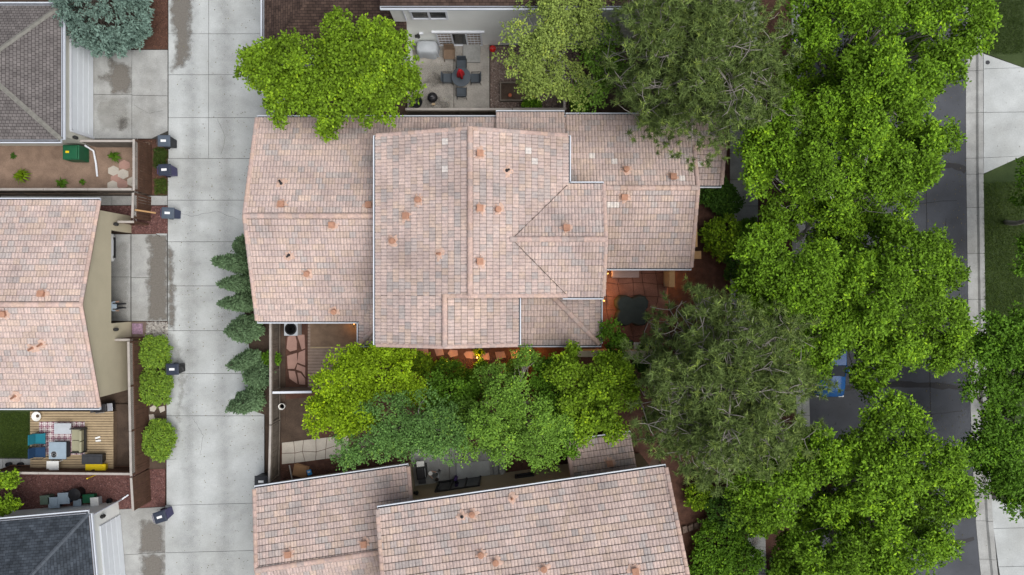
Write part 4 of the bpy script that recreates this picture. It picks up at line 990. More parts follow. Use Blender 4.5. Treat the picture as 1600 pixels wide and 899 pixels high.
MB().prism([(ux0+0.3, wy6), (wx6[1], wy6), (wx6[1], wy6+9), (ux0+0.3, wy6+9)], -0.1, zt6-0.05).build('wall', M['stucco_pale'], h6, world=True)
def w6(px, py):
    k = wy6/((449.5-py)/F); return ((px-800)/F*k, H-k)
a, b = w6(684, 60), w6(752, 60)
wallwin(h6, (a[0], wy6), (b[0], wy6), 0.05, 2.05, 3, 0.09, M['whitepaint'], (0, -1, 0), 'patio_door', blind=True)
MB().box(((a[0]+b[0])/2, wy6-0.05, 2.2), (b[0]-a[0]+0.45, 0.12, 0.14)).build('lintel', M['whitepaint'], h6, world=True)
a, b = w6(641, 18), w6(697, 18)
wallwin(h6, (a[0], wy6), (b[0], wy6), 4.15, 5.2, 2, 0.10, M['whitepaint'], (0, -1, 0))
a = w6(653, 52); wall_lamp(h6, (a[0], wy6-0.13, 1.75)); MB().box((a[0]+0.2, wy6-0.06, 2.0), (0.22, 0.1, 0.14)).build('junction_box', M['whitepaint'], h6, world=True)
m = MB(); a = w6(615, 15); m.tube([(ux0+0.9, uy-0.1, zt6-0.15), (ux0+1.0, wy6-0.08, zt6-0.7), (ux0+1.0, wy6-0.08, 4.0)], 0.045, 8); m.build('downpipe', M['whitepaint'], h6, world=True)
# ------------------------------------------------------------------ vegetation
def leafcloud(name, cen, nrm, L, ln, wd, mat, parent, seed, up=0.6, jitter=0.08, needle=False, puff=None):
    """cen/nrm: (N,3) sprig centres and outward directions; L leaves per sprig as folded blades"""
    rs = np.random.RandomState(seed); N = len(cen)
    cen = np.repeat(cen, L, 0); nr = np.repeat(nrm, L, 0); cv = np.repeat(rs.rand(N) if puff is None else 0.55*puff+0.45*rs.rand(N), L)
    d = rs.normal(size=(N*L, 3)); d /= np.linalg.norm(d, axis=1)[:, None]
    d = d + up*nr; d /= np.linalg.norm(d, axis=1)[:, None]
    w = np.cross(d, rs.normal(size=(N*L, 3))*0.6+np.array([0, 0, 1.0])*(0 if needle else 1) + (nr*0.5 if not needle else 0)); w /= (np.linalg.norm(w, axis=1)[:, None]+1e-9)
    l_ = (ln*rs.uniform(0.6, 1.3, N*L))[:, None]; w_ = w*(wd*rs.uniform(0.7, 1.25, N*L))[:, None]
    b = cen + rs.normal(size=(N*L, 3))*jitter
    mid = b + d*l_*0.5; tip = b + d*l_
    if needle:
        V = np.stack([b-w_*0.5, b+w_*0.5, tip], 1).reshape(-1, 3); k = 3
    else:
        tip = tip - np.array([0, 0, 1.0])*l_*0.18
        V = np.stack([b, mid+w_, tip, mid-w_], 1).reshape(-1, 3); k = 4
    off = worldloc(parent); V = V - np.array(off)
    n = N*L
    me = bpy.data.meshes.new(name); me.vertices.add(n*k); me.vertices.foreach_set('co', V.astype(np.float32).ravel())
    me.loops.add(n*k); me.loops.foreach_set('vertex_index', np.arange(n*k, dtype=np.int32))
    me.polygons.add(n); me.polygons.foreach_set('loop_start', np.arange(0, n*k, k, dtype=np.int32)); me.polygons.foreach_set('loop_total', np.full(n, k, dtype=np.int32))
    at = me.attributes.new('cv', 'FLOAT', 'POINT'); at.data.foreach_set('value', np.repeat(cv, k).astype(np.float32))
    me.materials.append(mat); me.update(calc_edges=True); me.validate()
    return link(name, me, parent)
def dirs(rs, n, zmin=-0.2):
    v = rs.normal(size=(n*3, 3)); v /= np.linalg.norm(v, axis=1)[:, None]; v = v[v[:, 2] > zmin][:n]
    return v
def limb(m, a, b, r0, r1, rs, bend=0.12, n=4, sides=6):
    a = np.array(a, float); b = np.array(b, float); L = np.linalg.norm(b-a); pts = []; rad = []
    o = rs.normal(size=3)*L*bend
    for i in range(n+1):
        t = i/n; p = a+(b-a)*t+o*math.sin(math.pi*t); pts.append(tuple(p)); rad.append(r0+(r1-r0)*t)
    m.tube(pts, rad, sides); return pts
def tree(name, label, cat, base, lobes, mat, bark, dens=33, L=9, ln=0.185, wd=0.046, seed=1, trunk=0.16, sub=(13, 0.34), gap=1.0, group=None, low=0.35):
    """lobes: (px, py, z, radius_m) crown masses; base: ground photo position"""
    rs = np.random.RandomState(seed); B = W(*base); o = thing(name, label, cat, (B.x, B.y, -0.06), 0, group)
    LC = [(np.array(W(x, y, z)), r*(1.05 if name == 'street_tree' else 1.06)) for x, y, z, r in lobes]
    mc = np.mean([c for c, r in LC], 0); zmin = min(c[2]-r*0.5 for c, r in LC)
    fork = np.array([B.x*0.6+mc[0]*0.4, B.y*0.6+mc[1]*0.4, max(1.0, zmin*0.75)])
    m = MB(); limb(m, (B.x, B.y, -0.1), fork, trunk, trunk*0.75, rs, 0.03, 4, 8)
    cen, nrm, pv = [], [], []
    for c, r in LC:
        tip = c+np.array([0, 0, r*0.15]); pts = limb(m, fork, tip, trunk*0.55, trunk*0.16, rs, 0.07, 5)
        D = dirs(rs, sub[0], -0.35)
        for dd in D:
            q = dd*np.array([1, 1, 0.85])
            sc_c = c+q*r*rs.uniform(0.45, 0.9); sr = r*sub[1]*rs.uniform(0.75, 1.25)
            limb(m, tuple(np.array(pts[rs.randint(2, 5)])), sc_c, trunk*0.16, trunk*0.05, rs, 0.08, 3, 4)
            n = max(6, int(dens*sr*sr*4*gap*rs.uniform(0.75, 1.2)))
            dv = dirs(rs, n, -0.12)
            pos = sc_c+dv*np.array([1, 1, 0.8])*sr*(rs.uniform(0.5, 1.15, len(dv))[:, None])
            cen.append(pos); nrm.append(dv*0.5+np.array([0, 0, 0.75])); pv.append(np.full(len(dv), rs.rand()))
    m.build('trunk', bark, o, world=True, smooth=True)
    leafcloud('crown', np.concatenate(cen), np.concatenate(nrm), L, ln, wd, mat, o, seed+5, puff=np.concatenate(pv))
    return o
def pine(name, label, base, top, crown, seed, h=11.5, nb=90, rmax=4.4, zlow=3.2, tuft=26, mat='l_pine', density=1.0):
    rs = np.random.RandomState(seed); B = W(*base); T = W(top[0], top[1], h); o = thing(name, label, 'pine tree', (B.x, B.y, -0.06))
    m = MB(); A = np.array((B.x, B.y, -0.1)); Tp = np.array(T)
    limb(m, A, Tp, 0.24, 0.04, rs, 0.015, 8, 8); cen, nrm = [], []
    for i in range(nb):
        t = (i+rs.rand())/nb; z = zlow+(h-zlow)*t
        s = A+(Tp-A)*(z/h); prof = math.sqrt(max(0.0, 1-(max(0, t-0.25)/0.8)**2))*(0.8+0.2*min(1, t/0.25))
        ln_ = rmax*prof*rs.uniform(0.7, 1.1); az_ = rs.uniform(0, 6.283); up = 0.15+0.5*t
        e = s+np.array([math.cos(az_)*ln_, math.sin(az_)*ln_, ln_*up*0.6])
        pts = limb(m, s, e, 0.06*(1-0.6*t), 0.014, rs, 0.07, 5, 5)
        bare = rs.rand() < 0.2
        for k in range(2, 6):
            p = np.array(pts[k])
            for q in range(3):
                dd = rs.normal(size=3); dd[2] = abs(dd[2])*0.5; dd /= np.linalg.norm(dd); tw = p+dd*rs.uniform(0.4, 1.05)*min(1, 0.5+ln_/4)
                limb(m, tuple(p), tw, 0.022, 0.008, rs, 0.08, 2, 4)
                if bare and rs.rand() < 0.8: continue
                kk = rs.randint(4, 9); sp_ = rs.uniform(0.14, 0.26)
                for _ in range(kk):
                    cen.append(tw+rs.normal(size=3)*np.array([sp_, sp_, sp_*0.6])); nrm.append(dd*0.5+np.array([0, 0, 0.8]))
    m.build('trunk', M['barkgrey'], o, world=True, smooth=True)
    leafcloud('crown', np.array(cen), np.array(nrm), tuft, 0.26, 0.042, M[mat], o, seed+3, up=0.55, jitter=0.03, needle=True)
    return o
def conifer(name, label, base, h, r, mat, seed, L=9, ln=0.16, wd=0.035, n=420, flat=1.0, cat='conifer', group=None, belly=0.25, power=0.8):
    rs = np.random.RandomState(seed); B = W(*base); o = thing(name, label, cat, (B.x, B.y, -0.03), 0, group)
    m = MB(); m.tube([(B.x, B.y, -0.1), (B.x, B.y, h*0.9)], [0.09, 0.015], 6); 
    t = 1-np.sqrt(rs.rand(n)*0.97); a = rs.uniform(0, 6.283, n)
    prof = np.where(t < belly, 0.72+0.28*t/belly, np.cos((t-belly)/(1-belly)*math.pi/2)**power)
    lump = 1+0.14*np.sin(a*5+t*17+seed)+0.1*np.sin(a*9-t*23)
    rr = r*prof*lump*rs.uniform(0.78, 1.06, n)
    cen = np.stack([B.x+rr*np.cos(a), B.y+rr*np.sin(a), 0.12+t*h], 1)
    nr = np.stack([np.cos(a)*0.7, np.sin(a)*0.7, np.full(n, 0.7*flat)], 1)
    for i in range(0, n, 12): m.tube([(B.x, B.y, max(0.1, cen[i, 2]-0.3)), tuple(cen[i])], [0.015, 0.006], 4)
    m.build('trunk', M['bark'], o, world=True)
    leafcloud('crown', cen, nr, L, ln, wd, mat, o, seed, up=0.9, jitter=0.05)
    return o
def shrub(name, label, base, r, h, mat, seed, n=260, L=8, ln=0.12, wd=0.035, cat='shrub', group=None, lump=0.1):
    rs = np.random.RandomState(seed); B = W(*base); o = thing(name, label, cat, (B.x, B.y, -0.03), 0, group)
    rx, ry = r if isinstance(r, tuple) else (r, r)
    d = dirs(rs, n, -0.15); a = np.arctan2(d[:, 1], d[:, 0])
    k = (1+lump*np.sin(a*4+seed)+lump*np.sin(a*7+d[:, 2]*6))*rs.uniform(0.72, 1.03, len(d))
    cen = np.stack([B.x+d[:, 0]*rx*k, B.y+d[:, 1]*ry*k, 0.1+h*0.42+d[:, 2]*h*0.55*k], 1)
    m = MB()
    for i in range(0, len(cen), 9): m.tube([(B.x, B.y, -0.05), tuple((cen[i]+np.array([B.x, B.y, 0.3]))/2), tuple(cen[i])], [0.03, 0.018, 0.006], 4)
    m.build('stems', M['bark'], o, world=True)
    leafcloud('foliage', cen, d*0.7+np.array([0, 0, 0.5]), L, ln, wd, mat, o, seed, up=0.7, jitter=0.05)
    return o
def plant(name, label, base, r, mat, seed, n=26, cat='plant', h=0.5):
    rs = np.random.RandomState(seed); B = W(*base); o = thing(name, label, cat, (B.x, B.y, -0.04))
    m = MB(); rngs = []
    for i in range(n):
        a = rs.uniform(0, 6.28); ln = r*rs.uniform(0.6, 1.1); w = 0.03+0.03*rs.rand(); hh = h*rs.uniform(0.6, 1.1)
        d = np.array([math.cos(a), math.sin(a), 0]); s = np.array([-d[1], d[0], 0])*w
        p = [np.zeros(3), d*ln*0.5+np.array([0, 0, hh]), d*ln+np.array([0, 0, hh*0.5])]
        m.add([p[0]-s*0.5, p[0]+s*0.5, p[1]+s, p[1]-s, p[2]], [(0, 1, 2, 3), (3, 2, 4)])
    m.build('leaves', mat, o); return o

Z = lambda *a: a
# street trees
tree('street_tree', 'tall street tree with forked limbs beside the pine, overhanging the road', 'tree', (1266, 128),
     [(1310, 22, 7.2, 2.0), (1375, 8, 7.5, 1.9), (1420, -25, 7.5, 1.9), (1495, 30, 7.0, 1.5), (1490, 75, 6.4, 1.2), (1395, 118, 7.4, 1.9), (1340, 150, 7.0, 1.8), (1465, 108, 6.8, 1.25), (1240, 190, 6.0, 1.5), (1200, 208, 5.6, 1.25), (1300, 205, 6.2, 1.5), (1265, 70, 5.0, 1.3), (1400, 185, 4.4, 1.6), (1345, 65, 4.4, 1.4), (1290, 155, 4.0, 1.4), (1340, 110, 3.8, 1.5), (1420, 60, 4.0, 1.5), (1290, 25, 4.2, 1.4), (1385, 150, 3.8, 1.4), (1250, 130, 3.6, 1.1)],
     M['l_street'], M['barkgrey'], seed=11, trunk=0.2)
tree('street_tree', 'street tree with pale trunk showing between its crown and the next one south', 'tree', (1250, 372),
     [(1215, 245, 6.0, 1.7), (1285, 262, 7.0, 1.8), (1350, 238, 7.2, 1.8), (1420, 245, 7.0, 1.7), (1455, 225, 6.6, 1.1), (1385, 295, 6.4, 1.5), (1235, 315, 4.6, 1.5), (1300, 325, 5.2, 1.5), (1190, 240, 5.6, 1.1), (1330, 190, 6.0, 1.3), (1375, 335, 4.4, 1.2), (1290, 300, 3.8, 1.4), (1340, 270, 3.8, 1.5), (1400, 275, 3.8, 1.3), (1260, 250, 3.6, 1.3), (1325, 345, 3.6, 1.1), (1220, 345, 3.4, 1.0)],
     M['l_street'], M['barkwhite'], seed=12, trunk=0.17)
tree('street_tree', 'broad street tree spreading above the parked blue car', 'tree', (1252, 480),
     [(1185, 410, 6.6, 1.7), (1245, 445, 7.2, 1.9), (1180, 460, 6.0, 1.3), (1310, 430, 7.0, 1.7), (1415, 395, 7.0, 1.8), (1452, 415, 6.6, 1.4), (1360, 455, 7.4, 1.9), (1425, 475, 7.2, 1.7), (1480, 515, 6.4, 1.3), (1300, 505, 6.8, 1.6), (1395, 530, 6.4, 1.6), (1358, 575, 5.0, 1.4), (1262, 582, 5.0, 1.05), (1284, 545, 4.8, 0.95), (1250, 520, 5.4, 1.0), (1280, 470, 4.0, 1.4), (1340, 500, 4.0, 1.5), (1400, 445, 4.0, 1.5), (1330, 410, 3.8, 1.4), (1230, 480, 3.8, 1.1), (1430, 525, 4.0, 1.3), (1285, 385, 3.6, 1.1), (1345, 380, 5.0, 1.3), (1470, 550, 6.0, 1.1)],
     M['l_street'], M['barkgrey'], seed=13, trunk=0.2)
tree('street_tree', 'large street tree with yellow green crown standing south of the parked blue car', 'tree', (1268, 745),
     [(1210, 765, 6.0, 1.8), (1250, 720, 5.6, 1.5), (1310, 690, 6.6, 1.7), (1390, 675, 7.0, 1.7), (1440, 720, 7.4, 1.9), (1470, 775, 6.8, 1.5), (1370, 750, 7.2, 1.6), (1290, 850, 6.6, 1.9), (1390, 850, 7.0, 1.9), (1445, 850, 6.6, 1.3), (1330, 905, 6.6, 1.9), (1420, 910, 6.6, 1.5), (1300, 780, 4.4, 1.5), (1390, 800, 4.8, 1.6), (1180, 790, 4.8, 1.3), (1240, 905, 4.4, 1.3), (1200, 700, 4.4, 1.2), (1260, 810, 3.8, 1.4), (1340, 720, 4.0, 1.5), (1340, 820, 3.8, 1.5), (1420, 790, 4.0, 1.5), (1240, 860, 3.6, 1.2), (1370, 885, 4.0, 1.5), (1190, 740, 3.4, 1.1)],
     M['l_street'], M['barkgrey'], seed=14, trunk=0.22)
tree('verge_tree', 'dark green tree on the lawn side of the kerb across the street', 'tree', (1548, 640),
     [(1560, 535, 5.2, 1.7), (1520, 560, 4.8, 1.3), (1595, 580, 5.4, 1.7), (1545, 620, 5.0, 1.4), (1530, 690, 5.0, 1.5), (1570, 715, 5.2, 1.7), (1600, 660, 5.0, 1.6), (1595, 770, 5.0, 1.4), (1545, 745, 4.6, 1.2), (1600, 520, 5.0, 1.3)],
     M['l_green'], M['barkgrey'], seed=15, trunk=0.16)
tree('lawn_tree', 'tree with slim pale trunk on the far lawn, its crown just entering the picture', 'tree', (1572, 347),
     [(1618, 285, 4.2, 1.4), (1640, 345, 5.5, 1.9), (1615, 405, 4.2, 1.1), (1680, 330, 6.0, 2.0)], M['l_green'], M['barkgrey'], seed=16, trunk=0.15)
# trees round the houses
tree('maple_tree', 'bushy bright green maple between the pink tiled roof and brown shingle roof', 'tree', (552, 160),
     [(430, 112, 5.2, 1.6), (480, 95, 5.8, 1.7), (540, 100, 6.2, 1.9), (598, 105, 6.0, 1.7), (588, 58, 6.2, 0.9), (612, 75, 5.6, 0.9), (515, 160, 5.6, 1.6), (455, 155, 4.8, 1.4), (600, 155, 5.2, 1.5), (405, 115, 4.4, 1.0), (560, 150, 6.0, 1.5), (520, 195, 4.2, 0.75), (635, 130, 4.8, 0.9)],
     M['l_maple'], M['bark'], seed=21, trunk=0.16, ln=0.17, wd=0.058)
tree('aspen_tree', 'thin crowned aspen with curved white trunk beside the planter box', 'tree', (858, 103),
     [(835, 40, 6.4, 1.5), (870, 15, 6.8, 1.5), (820, 95, 5.4, 1.3), (850, 120, 5.0, 1.2), (900, 50, 6.0, 1.3), (930, 20, 6.0, 1.2), (825, 130, 4.2, 0.9), (900, 130, 4.2, 1.1), (860, 75, 6.2, 1.1)],
     M['l_aspen'], M['barkwhite'], seed=22, trunk=0.13, ln=0.13, wd=0.045, L=8, gap=0.75)
tree('bare_tree', 'half bare tree with pale dead twigs next to the aspen', 'tree', (925, 105), [(925, 65, 4.6, 1.2), (940, 95, 4.2, 1.0), (915, 140, 3.6, 1.1), (955, 120, 3.6, 0.9)],
     M['l_locust'], M['barkwhite'], seed=23, trunk=0.1, ln=0.14, wd=0.05, gap=0.22, sub=(16, 0.4))
tree('lime_tree', 'yellow green rounded tree over the plank deck', 'tree', (590, 606),
     [(545, 590, 4.6, 1.5), (600, 580, 4.8, 1.5), (640, 605, 4.4, 1.1), (515, 650, 4.2, 1.15), (560, 640, 5.0, 1.4), (525, 615, 4.4, 1.2), (620, 560, 4.0, 0.8)],
     M['l_lime'], M['bark'], seed=24, trunk=0.13, ln=0.14, wd=0.05, dens=36)
tree('locust_tree', 'feathery green tree reaching over the pale flagstone path', 'tree', (630, 650),
     [(600, 665, 5.6, 1.6), (560, 692, 4.8, 1.3), (655, 640, 5.8, 1.4), (690, 672, 5.8, 1.5), (640, 682, 5.2, 1.2), (685, 684, 4.8, 0.9)],
     M['l_locust2'], M['barkgrey'], seed=25, trunk=0.15, ln=0.13, wd=0.04, L=10, dens=30, gap=0.8)
tree('locust_tree', 'feathery pale green tree reaching over the grey back patio', 'tree', (790, 628),
     [(770, 650, 6.2, 1.6), (812, 620, 6.0, 1.3), (745, 677, 5.6, 1.2), (840, 670, 5.8, 1.4), (800, 690, 5.8, 1.4), (775, 590, 5.0, 1.0), (845, 700, 4.6, 1.1), (725, 660, 4.8, 1.0), (820, 560, 4.0, 0.7)],
     M['l_locust'], M['barkgrey'], seed=26, trunk=0.15, ln=0.13, wd=0.04, L=10, dens=30, gap=0.85)
tree('garden_tree', 'mid green tree behind the tan courtyard wall beside the pine', 'tree', (912, 604),
     [(890, 590, 5.0, 1.3), (945, 580, 4.8, 1.2), (920, 625, 5.4, 1.4), (965, 605, 4.6, 1.1), (940, 660, 5.0, 1.2), (880, 560, 3.8, 0.9), (895, 640, 4.0, 1.0)],
     M['l_maple'], M['bark'], seed=27, trunk=0.13, ln=0.15, wd=0.055)
tree('courtyard_tree', 'slim little tree rising at the corner of the red courtyard', 'tree', (955, 532), [(958, 522, 3.2, 0.75), (965, 548, 2.8, 0.65), (955, 562, 2.4, 0.5)], M['l_green'], M['bark'], seed=28, trunk=0.06, ln=0.14, wd=0.05)
pine('pine_tree', 'big olive green pine overhanging the north corner of the tiled roof', (1070, 135), (1108, 72), None, 31, h=11.0, nb=105, rmax=4.3)
pine('pine_tree', 'huge olive green pine with grey branches beside the red courtyard', (1096, 588), (1142, 616), None, 32, h=12.0, nb=125, rmax=4.35, zlow=2.4)
# conifers by the alley
CG = 'upright junipers along the house wall'
for i, (px, py, h_, r_) in enumerate([(392, 387, 2.2, 0.55), (390, 413, 5.4, 0.46), (394, 444, 4.9, 0.42), (394, 472, 4.9, 0.40), (396, 512, 4.0, 0.66), (400, 560, 4.2, 0.44), (412, 583, 2.6, 0.68), (400, 621, 4.1, 0.56)]):
    conifer('upright_juniper', ['small round topped juniper, first in the row beside the long tiled wing', 'tallest narrow juniper leaning farthest over the alley', 'narrow juniper touching the tallest one', 'narrow juniper at the end of the group of four',
        'stout juniper standing alone by the end of the tiled wing', 'narrow juniper by the weathered fence', 'broad low juniper against the weathered fence', 'last juniper in the row, by the bend of the weathered fence'][i], (px, py), h_, r_, M['l_juniper'], 40+i, n=620, group=CG, belly=0.12, power=1.25)
conifer('blue_spruce', 'rounded blue grey spruce beside the white garage door', (190, 34), 5.2, 2.15, M['l_spruce'], 60, L=10, ln=0.2, wd=0.045, n=2600, belly=0.3)
shrub('round_shrub', 'round clipped shrub between the pink mat and dark wheeled bin', (250, 549), 0.92, 1.1, M['l_hedge'], 61, 620, group='clipped shrubs along the alley')
shrub('round_shrub', 'round clipped shrub touching the dark wheeled bin', (250, 604), 1.0, 1.1, M['l_hedge'], 62, 680, group='clipped shrubs along the alley')
shrub('round_shrub', 'oval clipped shrub at the end of the fence strip, apart from the other two', (257, 684), (0.88, 1.15), 1.1, M['l_hedge'], 63, 680, group='clipped shrubs along the alley', lump=0.04)
for i, (px, py, r_, h_, mt, lab) in enumerate([
    (1108, 300, 0.95, 1.4, 'l_dark', 'dark green shrub between the porch roof and the pavement'), (1130, 318, 0.8, 1.2, 'l_dark', 'low dark shrub leaning onto the pavement edge'),
    (1122, 372, 1.15, 1.9, 'l_maple', 'yellow tinged shrub beside the timber topped wall'), (1155, 372, 1.0, 1.7, 'l_green', 'green shrub overhanging the pavement'),
    (1150, 415, 0.9, 1.4, 'l_dark', 'dark shrub under the street tree by the pavement'), (1115, 845, 1.4, 1.5, 'l_green', 'leafy groundcover shrub beside the angled tile roof'),
    (1150, 870, 1.2, 1.4, 'l_green', 'leafy shrub spilling onto the pavement corner'), (1095, 895, 1.3, 1.3, 'l_green', 'leafy shrub at the lower corner of the angled roof'),
    (1130, 790, 1.2, 1.6, 'l_dark', 'dark shrub between the big pine and the rock edging'), (1170, 800, 1.1, 1.5, 'l_green', 'shrub under the yellow green street tree'),
    (1090, 770, 0.8, 1.0, 'l_maple', 'yellow green shrub under the pine near the rock edging'), (702, 583, 0.85, 1.2, 'l_green', 'bushy garden shrub facing the lit stepping stones'),
    (662, 568, 0.6, 1.1, 'l_maple', 'small garden shrub by the first stepping stone'), (752, 572, 0.3, 0.5, 'l_green', 'tiny round plant beside the stepping stones'),
    (735, 590, 0.4, 0.6, 'l_green', 'small low plant behind the stepping stones'), (805, 578, 0.6, 1.2, 'l_locust', 'grey green shrub near the end of the stepping stones'),
    (870, 575, 0.7, 1.3, 'l_green', 'bright green shrub by the tan courtyard wall'), (830, 172, 0.5, 0.7, 'l_green', 'green plant between the fence and the tiled roof'),
    (1215, 895, 1.0, 1.3, 'l_dark', 'dark shrub on the verge beyond the pavement'), (1010, 560, 0.9, 1.4, 'l_dark', 'dark shrub at the foot of the big pine'),
    (428, 560, 0.45, 0.9, 'l_green', 'scraggly plant behind the weathered fence'), (905, 168, 0.5, 0.6, 'l_green', 'low plant by the gravel bed corner')]):
    shrub('garden_shrub', lab, (px, py), r_, h_, M[mt], 70+i, int(150+260*r_*r_), ln=0.15, wd=0.05, L=8)
plant('spiky_plant', 'yellow green spiky plant in the sandy yard', (38, 276), 0.55, M['l_lime'], 90, 40)
plant('fern_plant', 'dark green ferny plant by the lattice fence', (182, 246), 0.45, M['l_green'], 91, 30)
plant('low_plant', 'low green clump beside the spiky plant', (98, 287), 0.42, M['l_green'], 92, 40, h=0.25)
plant('low_plant', 'tiny sprig growing under the white downpipe', (130, 284), 0.25, M['l_green'], 93, 16, h=0.2)
plant('low_plant', 'sparse weed close to the pale wall', (22, 244), 0.25, M['l_dark'], 94, 14, h=0.15)
plant('glowing_plant', 'small leafy plant lit yellow by the path lamp', (749, 549), 0.42, M['l_lime'], 95, 36, h=0.35)
for i, (px, py, ln_) in enumerate([(-8, 752, 0), (-6, 790, 0)]):
    tree('edge_tree', ['sapling branch poking in above the red gravel', 'lower sapling branch poking in above the red gravel'][i], 'tree', (-30, py), [(5, py, 1.9, 0.5), (18, py-3, 1.9, 0.38), (-18, py, 2.0, 0.6)], M['l_maple'], M['bark'], seed=97+i, trunk=0.05, ln=0.17, wd=0.06)
tree('garden_tree', 'small leafy tree in the side garden between the two feathery trees', 'tree', (705, 612), [(700, 620, 3.8, 1.2), (725, 640, 4.0, 1.1), (690, 645, 4.2, 1.1), (735, 610, 3.2, 0.9)], M['l_green'], M['bark'], seed=29, trunk=0.1, ln=0.15, wd=0.05)
tree('garden_tree', 'leafy tree filling the gap between the pale green tree and the courtyard wall', 'tree', (862, 612), [(860, 615, 4.0, 1.1), (870, 650, 4.2, 1.2), (850, 580, 3.2, 0.9), (880, 690, 3.8, 1.0)], M['l_green'], M['bark'], seed=30, trunk=0.1, ln=0.15, wd=0.05)
# grass blades
def grass(name, label, rects, n, seed, h=0.06):
    rs = np.random.RandomState(seed); ar = np.array([abs((r[2]-r[0])*(r[3]-r[1])) for r in rects], float); ar /= ar.sum(); P = []
    for k, r in zip(rs.choice(len(rects), n, p=ar), range(n)):
        q = rects[k]; p = W(rs.uniform(q[0], q[2]), rs.uniform(q[1], q[3])); P.append((p.x, p.y, -0.02))
    P = np.array(P); root = bpy.data.objects.new(name, None)
    ob = leafcloud(name, P, np.tile([0, 0, 1.0], (n, 1)), 5, h, 0.012, M['l_grass'], None, seed, up=1.0, jitter=0.04)
    tag(ob, label, 'grass'); stuff(ob); bpy.data.objects.remove(root)
grass('lawn_grass', 'dark mown grass of the lawns across the street', [(1538, 0, 1600, 84), (1538, 285, 1600, 500)], 15000, 5)
grass('yard_grass', 'small patch of grass beside the wooden deck', [(0, 645, 45, 714)], 6000, 6)
grass('strip_grass', 'tufts of grass between the wheeled bins', [(241, 232, 261, 262), (243, 280, 261, 303)], 900, 7, 0.14)
# ------------------------------------------------------------------ fences and garden walls
ME_BOARD = {}
def fence(label, a, b, h=1.9, mat='fence', lattice=True, cap='fence_cap', face=1, name='wooden_fence', bw=0.14, rails=True):
    """a, b: ground photo positions; boards on the 'face' side of the rails"""
    A = W(*a); B = W(*b); d = B-A; L = d.length; rz = math.atan2(d.y, d.x); o = thing(name, label, 'fence', (A.x, A.y, -0.05), rz)
    hb = h-0.45 if lattice else h-0.04
    n = int(L/(bw+0.008)); key = (mat, round(hb, 2), bw)
    if key not in ME_BOARD:
        t = MB().box((0, 0, hb/2), (bw, 0.02, hb)).build('board', M[mat]); ME_BOARD[key] = t.data; bpy.data.objects.remove(t)
    for i in range(n):
        q = bpy.data.objects.new('board', ME_BOARD[key]); C.objects.link(q); q.parent = o
        q.location = ((i+0.5)*L/n, face*0.045+rnd.uniform(-0.004, 0.004), rnd.uniform(-0.012, 0.012)); q.rotation_euler = (0, rnd.uniform(-0.01, 0.01), 0)
    np_ = max(1, int(round(L/2.4)))
    for i in range(np_+1):
        MB().box((min(max(L*i/np_, 0.05), L-0.05), 0, h/2), (0.095, 0.09-0.02, h)).build('post', M[mat], o)
    if rails:
        for z in (0.3, hb-0.15): MB().box((L/2, -face*0.055, z), (L, 0.035, 0.09)).build('rail', M[mat], o)
    if lattice:
        m = MB()
        k = int(L/0.11)
        for i in range(k):
            x = (i+0.5)*L/k
            m.box((x, 0.0, hb+0.2), (0.02, 0.008, 0.54), 0, 0, 1, ('Y', 0.78)); m.box((x, 0.01, hb+0.2), (0.02, 0.008, 0.54), 0, 0, 1, ('Y', -0.78))
        m.build('lattice', M['fence_cap' if mat == 'fence' else mat], o)
        MB().box((L/2, 0, hb+0.02), (L, 0.07, 0.04)).build('rail', M[mat], o)
    for i in range(np_):
        MB().box((L*(i+0.5)/np_, 0, h+0.02), (L/np_-0.012, 0.13, 0.04)).build('cap_rail', M[cap], o, bevel=0.006, seg=1)
    return o
fence('brown board fence with lattice top at the end of the sandy yard', (236, 305), (236, 228), 1.95, face=-1)
fence('low fence line between the sandy yard and concrete strip', (-30, 303), (233, 303), 1.95, face=1, lattice=False, mat='fence_grey')
fence('short pale fence from the white garage to the lattice fence', (150, 229), (234, 229), 1.6, face=-1, lattice=False, mat='fence_grey')
fence('dark lattice gate beside the leaning wooden pole', (234, 346), (235, 308), 1.95, mat='fence', face=-1, name='garden_gate')
fence('stub of dark fence joining the tan garage', (208, 351), (233, 351), 1.7, face=1, lattice=False)
fence('long brown fence with lattice top beside the clipped shrubs', (232, 731), (228, 530), 1.95, face=-1)
fence('stub of fence beside the pink mat', (204, 528), (227, 528), 1.7, face=1, lattice=False)
fence('brown fence behind the deck with pale top rail', (20, 727), (231, 729), 1.75, face=-1, lattice=False)
fence('fence run with dark boards beside the red gravel', (235, 783), (232, 733), 1.95, face=-1, lattice=False)
fence('weathered grey fence along the alley from the tiled wing to the bend', (438, 655), (438, 497), 1.75, face=1, lattice=False, mat='fence_grey')
fence('weathered grey fence along the alley from the bend to the black bin', (436, 742), (438, 656), 1.75, face=1, lattice=False, mat='fence_grey')
fence('cross fence with white cap between the flagstone yard and dirt yard', (441, 607), (500, 606), 1.75, face=1, lattice=False, mat='fence_grey', cap='whitepaint')
fence('back fence between the concrete patio and the tiled roof', (640, 182), (800, 182), 1.7, face=1, lattice=False, mat='fence_grey')
fence('dark back fence along the gravel bed', (801, 181), (882, 181), 1.6, face=1, lattice=False, mat='fence_grey')
fence('side fence closing the gravel bed', (879, 180), (877, 90), 1.6, face=1, lattice=False, mat='fence_grey')
fence('dark fence in the shade behind the side garden', (640, 622), (900, 622), 1.6, face=1, lattice=False, mat='fence')
